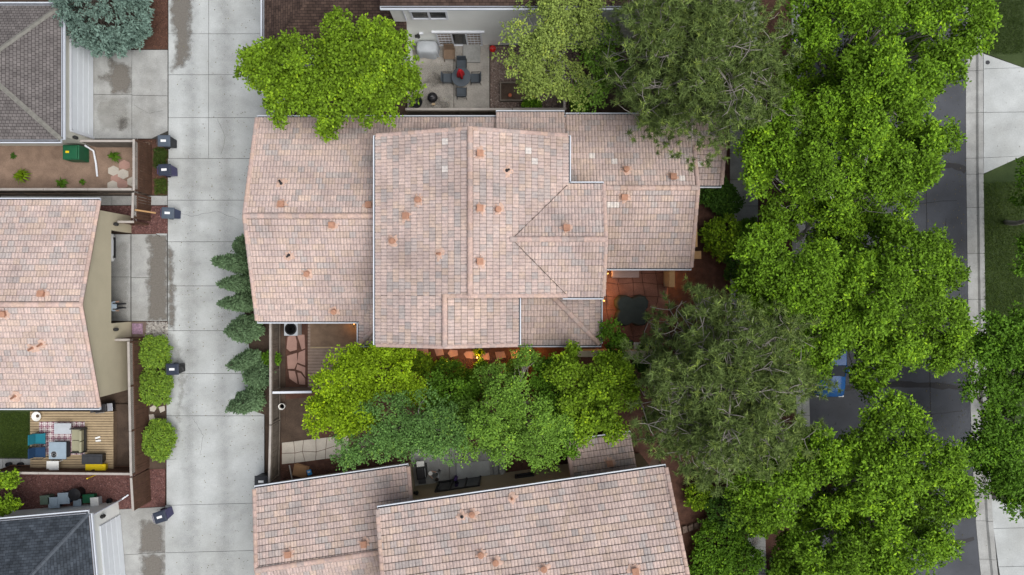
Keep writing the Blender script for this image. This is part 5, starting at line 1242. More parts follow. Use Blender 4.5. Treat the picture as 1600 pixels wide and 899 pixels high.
def garden_wall(label, a, b, h, t, mat, cap=None):
    A = W(*a); B = W(*b); d = B-A; o = thing('garden_wall', label, 'wall', (A.x, A.y, -0.05), math.atan2(d.y, d.x)); L = d.length
    MB().box((L/2, 0, h/2), (L, t, h)).build('wall_body', M[mat], o); MB().box((L/2, 0, h+0.03), (L+0.06, t+0.08, 0.06)).build('coping', M[cap or mat], o, bevel=0.01)
    return o
garden_wall('tan stucco wall on the south side of the red courtyard', (888, 549), (1022, 549), 1.6, 0.28, 'stucco')
M['timber'] = pm('orange_timber', (0.50, 0.30, 0.14), 0.8, 0.2, 3)
garden_wall('timber topped garden wall beside the low tiled wing', (1072, 300), (1074, 388), 1.7, 0.24, 'stucco', 'timber')
garden_wall('timber topped garden wall half hidden by the big pine', (1040, 424), (1040, 448), 1.7, 0.24, 'stucco', 'timber')
o = thing('gate_pillar', 'square tan pillar at the end of the timber topped wall', 'pillar', W(1076, 401, -0.05)); MB().box((0, 0, 0.95), (0.34, 0.34, 1.9)).build('shaft', M['stucco'], o); MB().box((0, 0, 1.94), (0.44, 0.44, 0.08)).build('cap', M['timber'], o, bevel=0.015)
o = tag(MB().tube([W(211, 328, 1.9), W(243, 333, 0.9)], 0.05, 6).build('wooden_pole', M['timber']), 'orange wooden pole leaning across the lattice gate', 'pole')
ball = tag(MB().lathe([(0.0, -0.12)]+[(0.12*math.sin(t), -0.12*math.cos(t)) for t in [0.3*i for i in range(1, 10)]]+[(0.0, 0.12)], (0, 0, 0), 16).build('football', M['white'], smooth=True), 'black and white ball behind the lattice gate', 'ball')
for p in ((0, 0, 0.117), (0.09, 0, 0.075), (-0.05, 0.08, 0.075), (-0.05, -0.08, 0.075)): MB().lathe([(0.035, 0), (0.0, 0.012)], p, 5).build('patch', M['black'], ball)
ball.location = W(212, 334, 0.1)

# ------------------------------------------------------------------ stepping stones, flags, decks
def stones(name, label, polys, z, t, mat, cat='paving'):
    c = W(sum(p[0] for p in polys[0])/len(polys[0]), sum(p[1] for p in polys[0])/len(polys[0]), 0)
    o = struct(thing(name, label, cat, (c.x, c.y, -0.05)))
    for p in polys:
        q = MB().prism(shrink(pxy(p), 0.012), z-t, z+rnd.uniform(-0.006, 0.006)).build('flagstone', mat if not isinstance(mat, list) else rnd.choice(mat), o, world=True, bevel=0.012, seg=1)
    return o
def flag_grid(x0, y0, x1, y1, nx, ny, jit, skew=0.0):
    r = random.Random(int(x0*7+y1)); P = {}
    for j in range(ny+1):
        for i in range(nx+1):
            a = 0 if i in (0, nx) else jit; b = 0 if j in (0, ny) else jit
            P[i, j] = (x0+(x1-x0)*i/nx+r.uniform(-a, a), y0+(y1-y0)*j/ny+r.uniform(-b, b)+skew*(x0+(x1-x0)*i/nx-x0))
    out = []
    for j in range(ny):
        for i in range(nx):
            c = [P[i, j], P[i+1, j], P[i+1, j+1], P[i, j+1]]
            if r.random() < 0.35 and i < nx-1 and False: pass
            out.append(c)
    return out
stones('red_patio', 'red sandstone courtyard paving with dark covered table', flag_grid(930, 405, 1044, 546, 6, 7, 4.0), -0.0, 0.06, M['redstone'])
stones('stepping_stones', 'row of sandstone stepping stones lit orange by path lamps', [
    [(645, 545), (669, 545), (670, 556), (645, 557)], [(678, 545), (692, 545), (694, 555), (682, 557)], [(699, 552), (703, 546), (715, 547), (716, 556), (704, 559)],
    [(724, 553), (728, 549), (743, 549), (743, 562), (728, 560)], [(750, 552), (764, 551), (766, 563), (753, 562)], [(773, 550), (788, 549), (791, 559), (776, 563)], [(797, 549), (812, 547), (812, 560), (799, 562)], [(818, 546), (832, 545), (832, 556), (820, 558)]], 0.0, 0.05, M['pinkstone'])
stones('flagstone_path', 'pink flagstones between the fence and wooden deck', [
    [(449, 526), (461, 522), (464, 534), (464, 547), (453, 550), (447, 545)], [(463, 522), (476, 523), (477, 545), (471, 547), (467, 534)],
    [(448, 556), (464, 551), (465, 566), (460, 577), (449, 577)], [(466, 551), (477, 546), (477, 572), (464, 567)], [(464, 569), (477, 574), (477, 590), (471, 581), (462, 578)], [(450, 579), (461, 580), (464, 592), (465, 601), (452, 592)], [(464, 582), (470, 583), (477, 592), (477, 602), (467, 601)]], -0.005, 0.05, M['pinkstone'])
stones('pale_flagstone_path', 'pale grey flagstone path crossing the dirt yard', flag_grid(440, 692, 545, 726, 6, 2, 4.0, -0.12), -0.005, 0.05, M['palestone'])
stones('hexagon_pavers', 'pink and pale hexagon pavers in the sandy yard', [[(x+10*math.cos(math.radians(60*i+30)), y+8.5*math.sin(math.radians(60*i+30))) for i in range(6)] for x, y in ((192, 272), (191, 288), (207, 284), (181, 280), (194, 258), (177, 267), (176, 290))], -0.005, 0.04, [M['pinkstone'], M['pinkstone'], M['palestone']])
stones('stepping_stones', 'small pale stones at the foot of the clipped shrubs', [[(233, 637), (240, 633), (246, 637), (241, 644), (234, 643)], [(247, 636), (257, 634), (258, 642), (250, 646)], [(232, 648), (240, 647), (243, 656), (233, 657)]], 0.0, 0.04, M['palestone'])
stones('rock_edging', 'dark rough rock edging under the pine', [[(1065+i*9, 822-i*3.0+rnd.uniform(-2, 2)), (1073+i*9, 819-i*3.0+rnd.uniform(-2, 2)), (1074+i*9, 830-i*3.0), (1066+i*9, 833-i*3.0)] for i in range(8)], 0.18, 0.25, M['browngravel'])
tp = stones('concrete_patio', 'stained concrete patio behind the white house', [[(636, 68), (709, 68), (709, 172), (636, 172)], [(709, 68), (765, 68), (765, 172), (709, 172)]], 0.0, 0.09, M['patio_conc'])
stain(tp, [(666, 128), (676, 116), (690, 122), (702, 114), (703, 128), (684, 134), (668, 133)], 0.012, M['damp'], name='oil_stain'); stain(tp, [(680, 150), (698, 160), (698, 170), (684, 168)], 0.012, M['damp'], name='oil_stain')
stain(tp, [(640, 100), (706, 95), (706, 170), (640, 170)], 0.0105, M['dirt'], name='dirt_stain')
MB().box(W(737, 84, 0.08), (1.0, 1.05, 0.16)).build('door_step', M['concrete_old'], tp, world=True, bevel=0.015)
bp_ = stones('back_patio', 'grey concrete patio behind the angled house', [[(642, 700), (702, 700), (702, 768), (642, 775)], [(702, 700), (790, 700), (790, 748), (702, 762)]], 0.0, 0.09, M['concrete_old'])
MB().prism(pxy([(713, 724), (764, 719), (766, 742), (714, 749)]), 0.0, 0.1).build('raised_pad', M['concrete'], bp_, world=True, bevel=0.012)
for i in range(2): MB().prism(pxy([(770+i*9, 712), (777+i*9, 711), (779+i*9, 741), (772+i*9, 742)]), 0.0, 0.14+0.12*i).build('step', M['concrete_old'], bp_, world=True, bevel=0.012)
M['brownplank'] = pm('weathered_plank', (0.27, 0.205, 0.165), 0.9, 0.25, 3, 30, 0.3, 60)
def deck(label, x0, y0, x1, y1, z, bw, mat, horiz=True):
    c = W((x0+x1)/2, (y0+y1)/2); o = struct(thing('deck', label, 'deck', (c.x, c.y, -0.05)))
    a = W(x0, y0, z); b = W(x1, y1, z); Lx, Ly = b.x-a.x, a.y-b.y; n = int(Ly/bw)
    me = None
    for i in range(n):
        if me is None: q = MB().box((0, 0, -0.02), (Lx, Ly/n-0.03, 0.04)).build('plank', mat, o); me = q.data
        else: q = bpy.data.objects.new('plank', me); C.objects.link(q); q.parent = o
        q.location = Vector(((a.x+b.x)/2, a.y-(i+0.5)*Ly/n, z+rnd.uniform(-0.003, 0.003)))-Vector((c.x, c.y, -0.05))
    MB().box(((a.x+b.x)/2, (a.y+b.y)/2, (z-0.05)/2-0.02), (Lx-0.06, Ly-0.06, z-0.06)).build('frame', M['brownwood'], o, world=True)
    return o
deck('pale wooden deck with outdoor furniture behind the tan house', 47, 643, 177, 738, 0.42, 0.145, M['deck'])
deck('brown plank deck in the notch of the tiled roofs', 481, 503, 562, 612, 0.18, 0.17, M['brownplank'])
pmt = tag(MB().box((0, 0, 0.012), (2.75, 1.35, 0.024)).build('door_mat', M['brownwood'], bevel=0.006), 'flat brown mat laid on the plank deck under the eave', 'mat'); pmt.location = W(522, 523, 0.20)
tag(MB().box((0, 0, 0.03), (2.75, 0.09, 0.06)).build('timber_strip', M['deck'], bevel=0.01), 'pale timber strip along the brown mat', 'timber').location = W(522, 543, 0.19)
o = tag(MB().box((0, 0, 0.02), (0.62, 0.62, 0.03)).build('floor_mat', M['pinkmat'], bevel=0.008), 'purple and pink patterned mat beside the tan garage', 'mat'); o.location = W(215, 514, -0.03)
rug = tag(MB().box((0, 0, 0.008), (2.65, 1.9, 0.014)).build('patterned_rug', M['rug']), 'red and white diamond patterned rug on the wooden deck', 'rug'); rug.location = W(97, 685, 0.43)

# ------------------------------------------------------------------ wheeled bins
def bin_(label, base, rz, lid, body, s=1.0):
    o = thing('wheeled_bin', label, 'bin', W(base[0], base[1], -0.0), rz, 'wheeled bins set out along the alley')
    m = MB(); w, d, h = 0.58*s, 0.66*s, 0.98*s
    m.box((0, 0, h/2+0.03), (w, d, h), 0, 0, 0.80); m.build('body', M[body], o, bevel=0.03)
    m = MB(); m.box((0, 0.01, h+0.055), (w+0.07, d+0.06, 0.045)); m.box((0, -0.0, h+0.088), (w-0.06, d-0.08, 0.03), 0, 0, 1.12); lo = m.build('lid', M[lid], o, bevel=0.014)
    MB().box((0, 0.03, h+0.108), (0.13, 0.30, 0.008)).build('label', M['label'], lo)
    MB().tube([(-w*0.38, d/2+0.0, h-0.02), (-w*0.38, d/2+0.11, h+0.03), (w*0.38, d/2+0.11, h+0.03), (w*0.38, d/2+0.0, h-0.02)], 0.018, 6).build('handle', M[body], o)
    for sx in (-1, 1): MB().tube([(sx*(w*0.40+0.05), d*0.36, 0.13), (sx*(w*0.40-0.01), d*0.36, 0.13)], 0.13, 14).build('wheel', M['rubber'], o)
    return o
R90 = math.pi/2
bin_('dark wheeled bin with white label by the white garage driveway', (270, 226), R90, 'lid', 'charcoal')
bin_('purple wheeled bin with white label beside the lattice fence', (271, 270), R90+0.05, 'navy', 'purple')
bin_('navy wheeled bin on the red gravel beside the tan garage', (276, 336), R90-0.04, 'lid', 'bluebody')
bin_('black wheeled bin between the two touching clipped shrubs and the alley', (283, 574), R90+0.02, 'navy', 'black')
bin_('black wheeled bin against the weathered fence near the angled house', (417, 745), -R90, 'charcoal', 'black')
bin_('purple wheeled bin turned askew by the slate roofed garage', (264, 799), R90+0.3, 'navy', 'purple')

# ------------------------------------------------------------------ yard furniture
def put(o, px, py, z=0.0, rz=None):
    o.location = W(px, py, z)
    if rz is not None: o.rotation_euler = (0, 0, rz)
    return o
def chair(name, label, mat, frame, w=0.55, sh=0.42, bh=0.9, arms=True, group=None, cat='chair'):
    o = thing(name, label, cat, (0, 0, 0), 0, group)
    MB().box((0, 0, sh), (w, w, 0.05)).build('seat', M[mat], o, bevel=0.015)
    MB().box((0, w/2, (sh+bh)/2+0.02), (w*0.95, 0.045, bh-sh), 0, 0, 1, ('X', -0.18)).build('backrest', M[mat], o, bevel=0.015)
    for sx in (-1, 1):
        for sy in (-1, 1): MB().tube([(sx*w*0.46, sy*w*0.46, sh), (sx*w*0.5, sy*w*0.54, 0)], 0.018, 6).build('leg', M[frame], o)
        if arms: MB().tube([(sx*w*0.5, -w*0.42, sh), (sx*w*0.54, -w*0.42, sh+0.22), (sx*w*0.54, w*0.45, sh+0.26)], 0.02, 6).build('armrest', M[frame], o)
    return o
def tote(name, label, lid, body, w, d, h, cat='box'):
    o = thing(name, label, cat); MB().box((0, 0, h/2), (w, d, h), 0, 0, 0.85).build('body', M[body], o, bevel=0.03)
    m = MB(); m.box((0, 0, h+0.025), (w+0.05, d+0.05, 0.05)); m.box((0, 0, h+0.06), (w*0.75, d*0.75, 0.025)); m.build('lid', M[lid], o, bevel=0.012); return o
DZ = 0.425
put(chair('folding_chair', 'teal fabric chair on the patterned rug', 'teal', 'darkframe', 0.62), 70, 683, DZ, R90)
put(chair('folding_chair', 'navy fabric chair beside the teal one', 'navyfab', 'darkframe', 0.62), 70, 704, DZ, R90)
o = thing('outdoor_sofa', 'khaki two seat outdoor sofa facing the fire table', 'sofa'); put(o, 128, 686, DZ, -R90)
MB().box((0, 0.0, 0.2), (1.3, 0.72, 0.14)).build('base', M['darkframe'], o, bevel=0.01)
for sx in (-1, 1):
    MB().box((sx*0.32, -0.04, 0.35), (0.62, 0.62, 0.15)).build('seat_cushion', M['khaki'], o, bevel=0.04); MB().box((sx*0.32, 0.30, 0.55), (0.6, 0.14, 0.4), 0, 0, 1, ('X', -0.2)).build('back_cushion', M['khaki'], o, bevel=0.04)
    MB().box((sx*0.68, 0, 0.35), (0.06, 0.72, 0.5)).build('armrest', M['darkframe'], o, bevel=0.01)
    for sy in (-1, 1): MB().box((sx*0.6, sy*0.3, 0.07), (0.06, 0.06, 0.14)).build('leg', M['darkframe'], o)
o = thing('fire_table', 'grey square fire table with round burner on the rug', 'table'); put(o, 99, 701, DZ)
MB().box((0, 0, 0.24), (0.86, 0.86, 0.48)).build('base', M['charcoal'], o); MB().box((0, 0, 0.52), (0.98, 0.98, 0.07)).build('top', M['greyplastic'], o, bevel=0.012)
m = MB(); m.lathe([(0.15, 0.0), (0.17, 0.02), (0.19, 0.0)], (-0.2, -0.22, 0.555), 20); m.lathe([(0.07, 0.0), (0.085, 0.015), (0.1, 0.0)], (-0.2, -0.22, 0.555), 16); m.build('burner_ring', M['steel'], o)
o = thing('low_table', 'pale grey low table with rounded corners on the rug', 'table'); put(o, 104, 668, DZ)
MB().box((0, 0, 0.36), (0.98, 0.62, 0.05)).build('top', M['greyfab'], o, bevel=0.02)
for sx in (-1, 1):
    for sy in (-1, 1): MB().tube([(sx*0.42, sy*0.24, 0.35), (sx*0.44, sy*0.26, 0)], 0.02, 6).build('leg', M['steel'], o)
o = thing('white_stool', 'white rounded stool table at the deck edge', 'stool'); put(o, 90, 727, DZ)
MB().box((0, 0, 0.44), (0.70, 0.70, 0.06)).build('top', M['white'], o, bevel=0.028, seg=3)
for sx in (-1, 1):
    for sy in (-1, 1): MB().tube([(sx*0.26, sy*0.26, 0.42), (sx*0.3, sy*0.3, 0)], 0.03, 6).build('leg', M['white'], o)
o = tote('deck_box', 'long charcoal storage box on the deck', 'charcoal', 'black', 1.12, 0.52, 0.55, 'storage box'); put(o, 153, 714, DZ, 0.0)
for k in range(3): MB().box((-0.36+0.36*k, 0, 0.64), (0.3, 0.36, 0.012)).build('lid_panel', M['charcoal'], o, bevel=0.004, seg=1)
o = tote('yellow_bin', 'bright yellow lidded bin beside the charcoal storage box', 'yellow', 'yellow', 1.1, 0.5, 0.4, 'storage box'); put(o, 156, 730, DZ, 0.0)
o = tag(MB().tube([W(158, 738, 0.55), W(150, 742, 0.3), W(136, 748, 1.75)], 0.035, 6).build('yellow_strap', M['yellow']), 'yellow strap trailing over the deck fence', 'strap')
o = thing('white_bowl', 'white bowl shaped planter at the deck corner', 'planter'); put(o, 60, 650, DZ); MB().lathe([(0.14, 0), (0.28, 0.2), (0.25, 0.2), (0.12, 0.06), (0.0, 0.05)], (0, 0, 0), 18).build('bowl', M['white'], o, smooth=True); MB().lathe([(0.1, 0.08), (0.0, 0.1)], (0, 0, 0), 10).build('soil', M['soil'], o)
o = thing('shoes', 'pair of pale shoes lying on the deck boards', 'shoes'); put(o, 154, 686, DZ, 0.2)
for sy in (-1, 1): MB().box((0, sy*0.09, 0.05), (0.30, 0.11, 0.09), 0.1*sy).build('shoe', M['white'], o, bevel=0.03)
o = thing('small_planter', 'small dark planter at the west edge of the deck', 'planter'); put(o, 53, 700, DZ); MB().lathe([(0.1, 0), (0.14, 0.26), (0.12, 0.26), (0.1, 0.2), (0, 0.2)], (0, 0, 0), 12).build('pot', M['black'], o)
for i in range(2): o = thing('plant_pot', ['black plant pot at the end of the lawn', 'black plant pot next to the deck step'][i], 'pot'); put(o, 17+i*18, 725, 0); MB().lathe([(0.1, 0), (0.15, 0.28), (0.13, 0.28), (0.1, 0.22), (0, 0.22)], (0, 0, 0), 12).build('pot', M['black'], o)
# row of tubs by the pale wall
put(tote('storage_tote', 'olive green tote at the end of the row along the pale wall', 'olive', 'olive', 0.5, 0.48, 0.55), 80, 777, 0, 0.05)
put(tote('storage_tote', 'blue grey tote beside the olive one', 'greyplastic', 'navy', 0.6, 0.58, 0.55), 94, 781, 0, 0.05)
put(tote('storage_tote', 'blue grey tote beside the round black tub', 'greyplastic', 'navy', 0.62, 0.6, 0.6), 110, 774, 0, 0.05)
o = thing('round_tub', 'round black lidded tub behind the blue grey totes', 'tub'); put(o, 127, 768, 0); MB().lathe([(0.26, 0), (0.33, 0.62), (0.36, 0.64), (0.36, 0.68), (0.1, 0.72), (0, 0.72)], (0, 0, 0), 22).build('body', M['black'], o, smooth=False)
put(tote('storage_tote', 'small grey tote in front of the round black tub', 'greyplastic', 'charcoal', 0.42, 0.38, 0.3), 126, 783, 0, 0.05)
put(tote('storage_tote', 'dark green tote between black tub and white box', 'greenplastic', 'greenplastic', 0.62, 0.45, 0.4), 145, 776, 0, 0.05)
put(tote('white_cooler', 'small white lidded box at the row end by the garage corner', 'white', 'greyfab', 0.42, 0.5, 0.45), 155, 781, 0, 0.08)
o = thing('round_tub', 'small black bucket near the garage corner', 'tub'); put(o, 173, 782, 0); MB().lathe([(0.12, 0), (0.16, 0.22), (0.14, 0.22), (0.1, 0.05), (0, 0.05)], (0, 0, 0), 14).build('body', M['black'], o)
o = thing('compost_bin', 'dark green compost bin with yellow label in the sandy yard', 'compost bin'); put(o, 127, 243, 0)
MB().box((0, 0, 0.5), (0.95, 0.85, 1.0), 0, 0, 1.0).build('body', M['greenplastic'], o, bevel=0.05); MB().box((0, 0, 1.03), (0.8, 0.72, 0.1)).build('lid', M['greenplastic'], o, bevel=0.04); MB().box((-0.15, 0, 1.085), (0.2, 0.12, 0.01)).build('label', M['yellow'], o)
o = tag(MB().tube([W(132, 227, 0.5), W(146, 236, 0.12), W(150, 256, 0.08), W(152, 276, 0.06)], 0.055, 8).build('drain_pipe', M['whitepaint']), 'white drain pipe lying across the sandy yard', 'pipe')
# behind the white house
o = thing('covered_grill', 'barbecue under a pale grey cover on the stained patio', 'grill'); put(o, 670, 82, 0)
m = MB(); N = 28
for r, z, k in ((0.0, 1.08, 0), (0.45, 1.06, 0), (0.55, 0.98, 0.01), (0.58, 0.5, 0.03), (0.62, 0.06, 0.06)):
    m.v += [((r*math.copysign(abs(math.cos(t))**0.45, math.cos(t)))*1.05+k*math.sin(t*9), r*0.62*math.copysign(abs(math.sin(t))**0.45, math.sin(t))+k*math.cos(t*7), z) for t in [2*math.pi*i/N for i in range(N)]]
for i in range(4):
    for k in range(N): m.f.append([i*N+k, i*N+(k+1) % N, (i+1)*N+(k+1) % N, (i+1)*N+k]); m.m.append(0)
m.build('cover', M['greyfab'], o, smooth=True); MB().box((0, 0, 0.5), (0.9, 0.5, 0.9)).build('body', M['black'], o)
put(chair('wooden_chair', 'brown wooden slatted chair by the patio door', 'brownwood', 'brownwood', 0.62, 0.4, 1.0), 703, 88, 0, 0.0)
o = thing('patio_table', 'round glass patio table with four dark chairs round it', 'table'); put(o, 722, 126, 0)
MB().lathe([(0.55, 0.70), (0.56, 0.715), (0.55, 0.73), (0, 0.73)], (0, 0, 0), 28).build('top', M['tglass'], o); MB().tube([(0, 0, 0), (0, 0, 0.7)], 0.03, 8).build('column', M['darkframe'], o); MB().lathe([(0.3, 0), (0.28, 0.03), (0.03, 0.05)], (0, 0, 0), 20).build('foot', M['darkframe'], o)
pc = chair('patio_chair', 'dark mesh chair at the round table nearest the patio door', 'mesh_fab', 'darkframe', 0.56, group='chairs round the patio table')
tc = W(722, 126)
for i, (a, lab) in enumerate([(0, None), (R90, 'dark mesh chair at the round table on the grill side'), (math.pi, 'dark mesh chair at the round table nearest the fence'), (-R90, 'dark mesh chair at the round table beside the gravel bed')]):
    q = pc if i == 0 else copy_thing(pc, lab)
    q.location = tc+Vector((-math.sin(a)*0.82, math.cos(a)*0.82, 0)); q.rotation_euler = (0, 0, a)
o = thing('closed_umbrella', 'closed red parasol standing through the round patio table', 'parasol'); put(o, 722, 126, 0); MB().tube([(0, 0, 0), (0, 0, 2.1)], 0.02, 6).build('pole', M['darkframe'], o)
m = MB(); N = 20
for r, z in ((0.14, 0.95), (0.19, 1.0), (0.17, 1.5), (0.1, 1.95), (0.03, 2.1)):
    m.v += [(r*(1+0.3*math.sin(4*t))*math.cos(t), r*(1+0.3*math.sin(4*t))*math.sin(t), z) for t in [2*math.pi*i/N for i in range(N)]]
for i in range(4):
    for k in range(N): m.f.append([i*N+k, i*N+(k+1) % N, (i+1)*N+(k+1) % N, (i+1)*N+k]); m.m.append(0)
m.f.append(list(range(4*N, 5*N))); m.m.append(0); m.build('canopy', M['redfab'], o, smooth=True)
def kettle(label, px, py):
    o = thing('kettle_grill', label, 'grill'); put(o, px, py, 0)
    MB().lathe([(0.0, 0.5), (0.18, 0.54), (0.28, 0.68), (0.29, 0.74)], (0, 0, 0), 22).build('bowl', M['black'], o, smooth=True)
    li = MB().lathe([(0.30, 0.74), (0.27, 0.88), (0.15, 0.98), (0.0, 1.0)], (0, 0, 0), 22).build('lid', M['black'], o, smooth=True); MB().tube([(-0.07, 0, 1.0), (-0.05, 0, 1.05), (0.05, 0, 1.05), (0.07, 0, 1.0)], 0.015, 6).build('handle', M['steel'], li)
    for a in (0.5, 2.6, 4.7): MB().tube([(0.15*math.cos(a), 0.15*math.sin(a), 0.56), (0.3*math.cos(a), 0.3*math.sin(a), 0.0)], 0.015, 6).build('leg', M['darkframe'], o)
    MB().box((0.05, -0.36, 0.66), (0.2, 0.12, 0.03)).build('side_tray', M['deck'], o); return o
kettle('black kettle barbecue with glossy lid on the stained patio', 678, 158)
o = thing('fire_bowl', 'round black fire bowl beside the maple foliage', 'fire bowl'); put(o, 652, 162, 0); MB().lathe([(0.1, 0), (0.2, 0.1), (0.36, 0.38), (0.33, 0.38), (0.18, 0.16), (0, 0.14)], (0, 0, 0), 22).build('bowl', M['black'], o, smooth=True)
o = thing('red_bucket', 'bright red bucket against the white wall', 'bucket'); put(o, 770, 79, 0); MB().lathe([(0.13, 0), (0.19, 0.32), (0.17, 0.32), (0.12, 0.04), (0, 0.04)], (0, 0, 0), 18).build('body', M['red'], o, smooth=True); MB().tube([(-0.18, 0, 0.3), (-0.1, 0, 0.42), (0.1, 0, 0.42), (0.18, 0, 0.3)], 0.008, 5).build('handle', M['steel'], o)
o = thing('planter_box', 'square timber planter box of dark soil in the gravel bed', 'planter'); put(o, 807, 145, 0)
for sx in (-1, 1): MB().box((sx*0.93, 0, 0.15), (0.07, 1.1, 0.34)).build('side', M['fence_grey'], o); MB().box((0, sx*0.52, 0.15), (1.79, 0.07, 0.34)).build('side', M['fence_grey'], o)
MB().box((0, 0, 0.1), (1.8, 1.0, 0.2)).build('soil', M['soil'], o)
o = thing('clay_pot', 'small terracotta pot standing in the planter box', 'pot'); put(o, 797, 150, 0.2); MB().lathe([(0.07, 0), (0.11, 0.16), (0.09, 0.16), (0.07, 0.1), (0, 0.1)], (0, 0, 0), 14).build('pot', M['terracotta'], o)
# notch yard, dirt yard and back patio
o = thing('air_conditioner', 'pale air conditioning unit with dark fan under the tiled eave', 'air conditioner'); put(o, 461, 513, 0)
MB().box((0, 0, 0.4), (0.78, 0.78, 0.8)).build('cabinet', M['greyfab'], o, bevel=0.02); MB().lathe([(0.33, 0.0), (0.35, 0.02), (0.32, 0.03), (0.3, 0.005), (0, 0.005)], (0, 0, 0.8), 26).build('fan_well', M['black'], o)
for i in range(3):
    a = i*2.094+0.4; MB().add([(0, 0, 0.82), (0.27*math.cos(a), 0.27*math.sin(a), 0.83), (0.27*math.cos(a+0.75), 0.27*math.sin(a+0.75), 0.81)], [(0, 1, 2)]).build('fan_blade', M['steel'], o)
m = MB()
for r in (0.1, 0.18, 0.26): m.lathe([(r, 0), (r+0.008, 0.006), (r+0.016, 0)], (0, 0, 0.845), 24)
m.build('guard', M['darkframe'], o)
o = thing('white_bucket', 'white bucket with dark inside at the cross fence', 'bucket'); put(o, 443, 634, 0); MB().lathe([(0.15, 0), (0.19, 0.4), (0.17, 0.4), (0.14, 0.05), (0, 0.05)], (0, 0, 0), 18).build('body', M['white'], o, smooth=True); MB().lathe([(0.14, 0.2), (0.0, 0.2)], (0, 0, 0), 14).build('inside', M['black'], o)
o = thing('cardboard_pile', 'flattened cardboard boxes on the bark by the angled roof', 'cardboard'); put(o, 470, 734, 0)
for i in range(4): MB().box((rnd.uniform(-0.08, 0.08), rnd.uniform(-0.08, 0.08), 0.03+i*0.05), (0.8-0.05*i, 0.75-0.06*i, 0.035), rnd.uniform(-0.3, 0.3)).build('sheet', M['card'], o, bevel=0.005, seg=1)
o = thing('blue_packet', 'small bright blue packet lying on the cardboard', 'packet'); put(o, 484, 738, 0.22, 0.3); MB().box((0, 0, 0.07), (0.26, 0.32, 0.12)).build('bag', M['bluebag'], o, bevel=0.04)
MB().box((0, 0.05, 0.135), (0.14, 0.1, 0.008)).build('print', M['white'], o)
tag(MB().tube([W(452, 727, 0.1), W(457, 752, 0.15)], 0.04, 6).build('timber_post', M['fence_cap']), 'pale timber length lying beside the cardboard', 'timber')
def gasgrill(label, px, py, rz, hood='steel'):
    o = thing('gas_grill', label, 'grill'); put(o, px, py, 0, rz)
    MB().box((0, 0, 0.42), (0.7, 0.5, 0.84)).build('cabinet', M['black'], o, bevel=0.015); MB().box((0, 0.03, 0.98), (0.68, 0.46, 0.22)).build('hood', M['black'], o, bevel=0.08, seg=3)
    MB().tube([(-0.26, -0.25, 1.0), (0.26, -0.25, 1.0)], 0.015, 6).build('handle', M['steel'], o)
    for sx in (-1, 1): MB().box((sx*0.5, 0, 0.84), (0.3, 0.44, 0.03)).build('side_shelf', M[hood] if sx > 0 else M['charcoal'], o, bevel=0.008)
    return o
gasgrill('black gas barbecue with steel side shelf on the grey back patio', 661, 733, R90+0.1, 'white')
gasgrill('dark gas barbecue beneath the eave of the tan house', 171, 634, 0.1)
o = thing('rolled_mat', 'purple rolled mat standing by the dark patio door', 'mat'); put(o, 713, 745, 0); MB().lathe([(0.09, 0), (0.1, 0.02), (0.1, 0.6), (0.08, 0.62), (0.06, 0.58), (0, 0.58)], (0, 0, 0), 14).build('roll', M['purplefab'], o)
# red courtyard
o = thing('covered_table', 'patio table and four chairs hidden under a dark green cover', 'patio set'); put(o, 985, 485, 0)
m = MB(); N = 64; prof = [(0.0, 0.80), (0.35, 0.79), (0.62, 0.78), (0.86, 0.86), (0.98, 0.80), (1.04, 0.45), (1.07, 0.12)]
for i, (r, z) in enumerate(prof):
    for k in range(N):
        t = 2*math.pi*k/N; lobe = abs(math.sin(2*t))**1.2       # chairs stand on the diagonals
        s_ = 0.70+0.36*lobe if i > 1 else 0.9; zz = z if i < 3 else (0.78+(z-0.78)*lobe if i < 5 else z)
        wr = 0.02*math.sin(t*18+i)*(i > 3)
        m.v.append(((r*s_+wr)*math.cos(t)*1.05, (r*s_+wr)*math.sin(t)*0.98, zz))
for i in range(len(prof)-1):
    for k in range(N): m.f.append([i*N+k, i*N+(k+1) % N, (i+1)*N+(k+1) % N, (i+1)*N+k]); m.m.append(0)
m.build('cover', M['greencover'], o, smooth=True)
o = thing('storage_bench', 'pinkish storage bench along the eave of the low wing', 'bench'); put(o, 975, 425, 0); MB().box((0, 0, 0.24), (1.5, 0.62, 0.48)).build('box', M['brownwood'], o)
M['pinktop'] = pm('pink_grey_lid', (0.36, 0.27, 0.25), 0.8, 0.15); MB().box((0, 0, 0.51), (1.58, 0.70, 0.06)).build('lid', M['pinktop'], o, bevel=0.02)
wc = chair('white_chair', 'white plastic chair next to the round dark stool in the courtyard', 'white', 'white', 0.44, group=None)
put(wc, 994, 540, 0, math.pi); q = copy_thing(wc, 'white plastic chair at the outer end of the courtyard wall'); put(q, 1006, 541, 0, math.pi)
o = thing('round_stool', 'round dark stool beside the white chairs', 'stool'); put(o, 981, 538, 0); MB().lathe([(0.3, 0.40), (0.31, 0.44), (0.28, 0.47), (0, 0.48)], (0, 0, 0), 22).build('top', M['charcoal'], o)
for a in (0.8, 2.4, 4.0, 5.5): MB().tube([(0.2*math.cos(a), 0.2*math.sin(a), 0.42), (0.24*math.cos(a), 0.24*math.sin(a), 0)], 0.02, 6).build('leg', M['darkframe'], o)

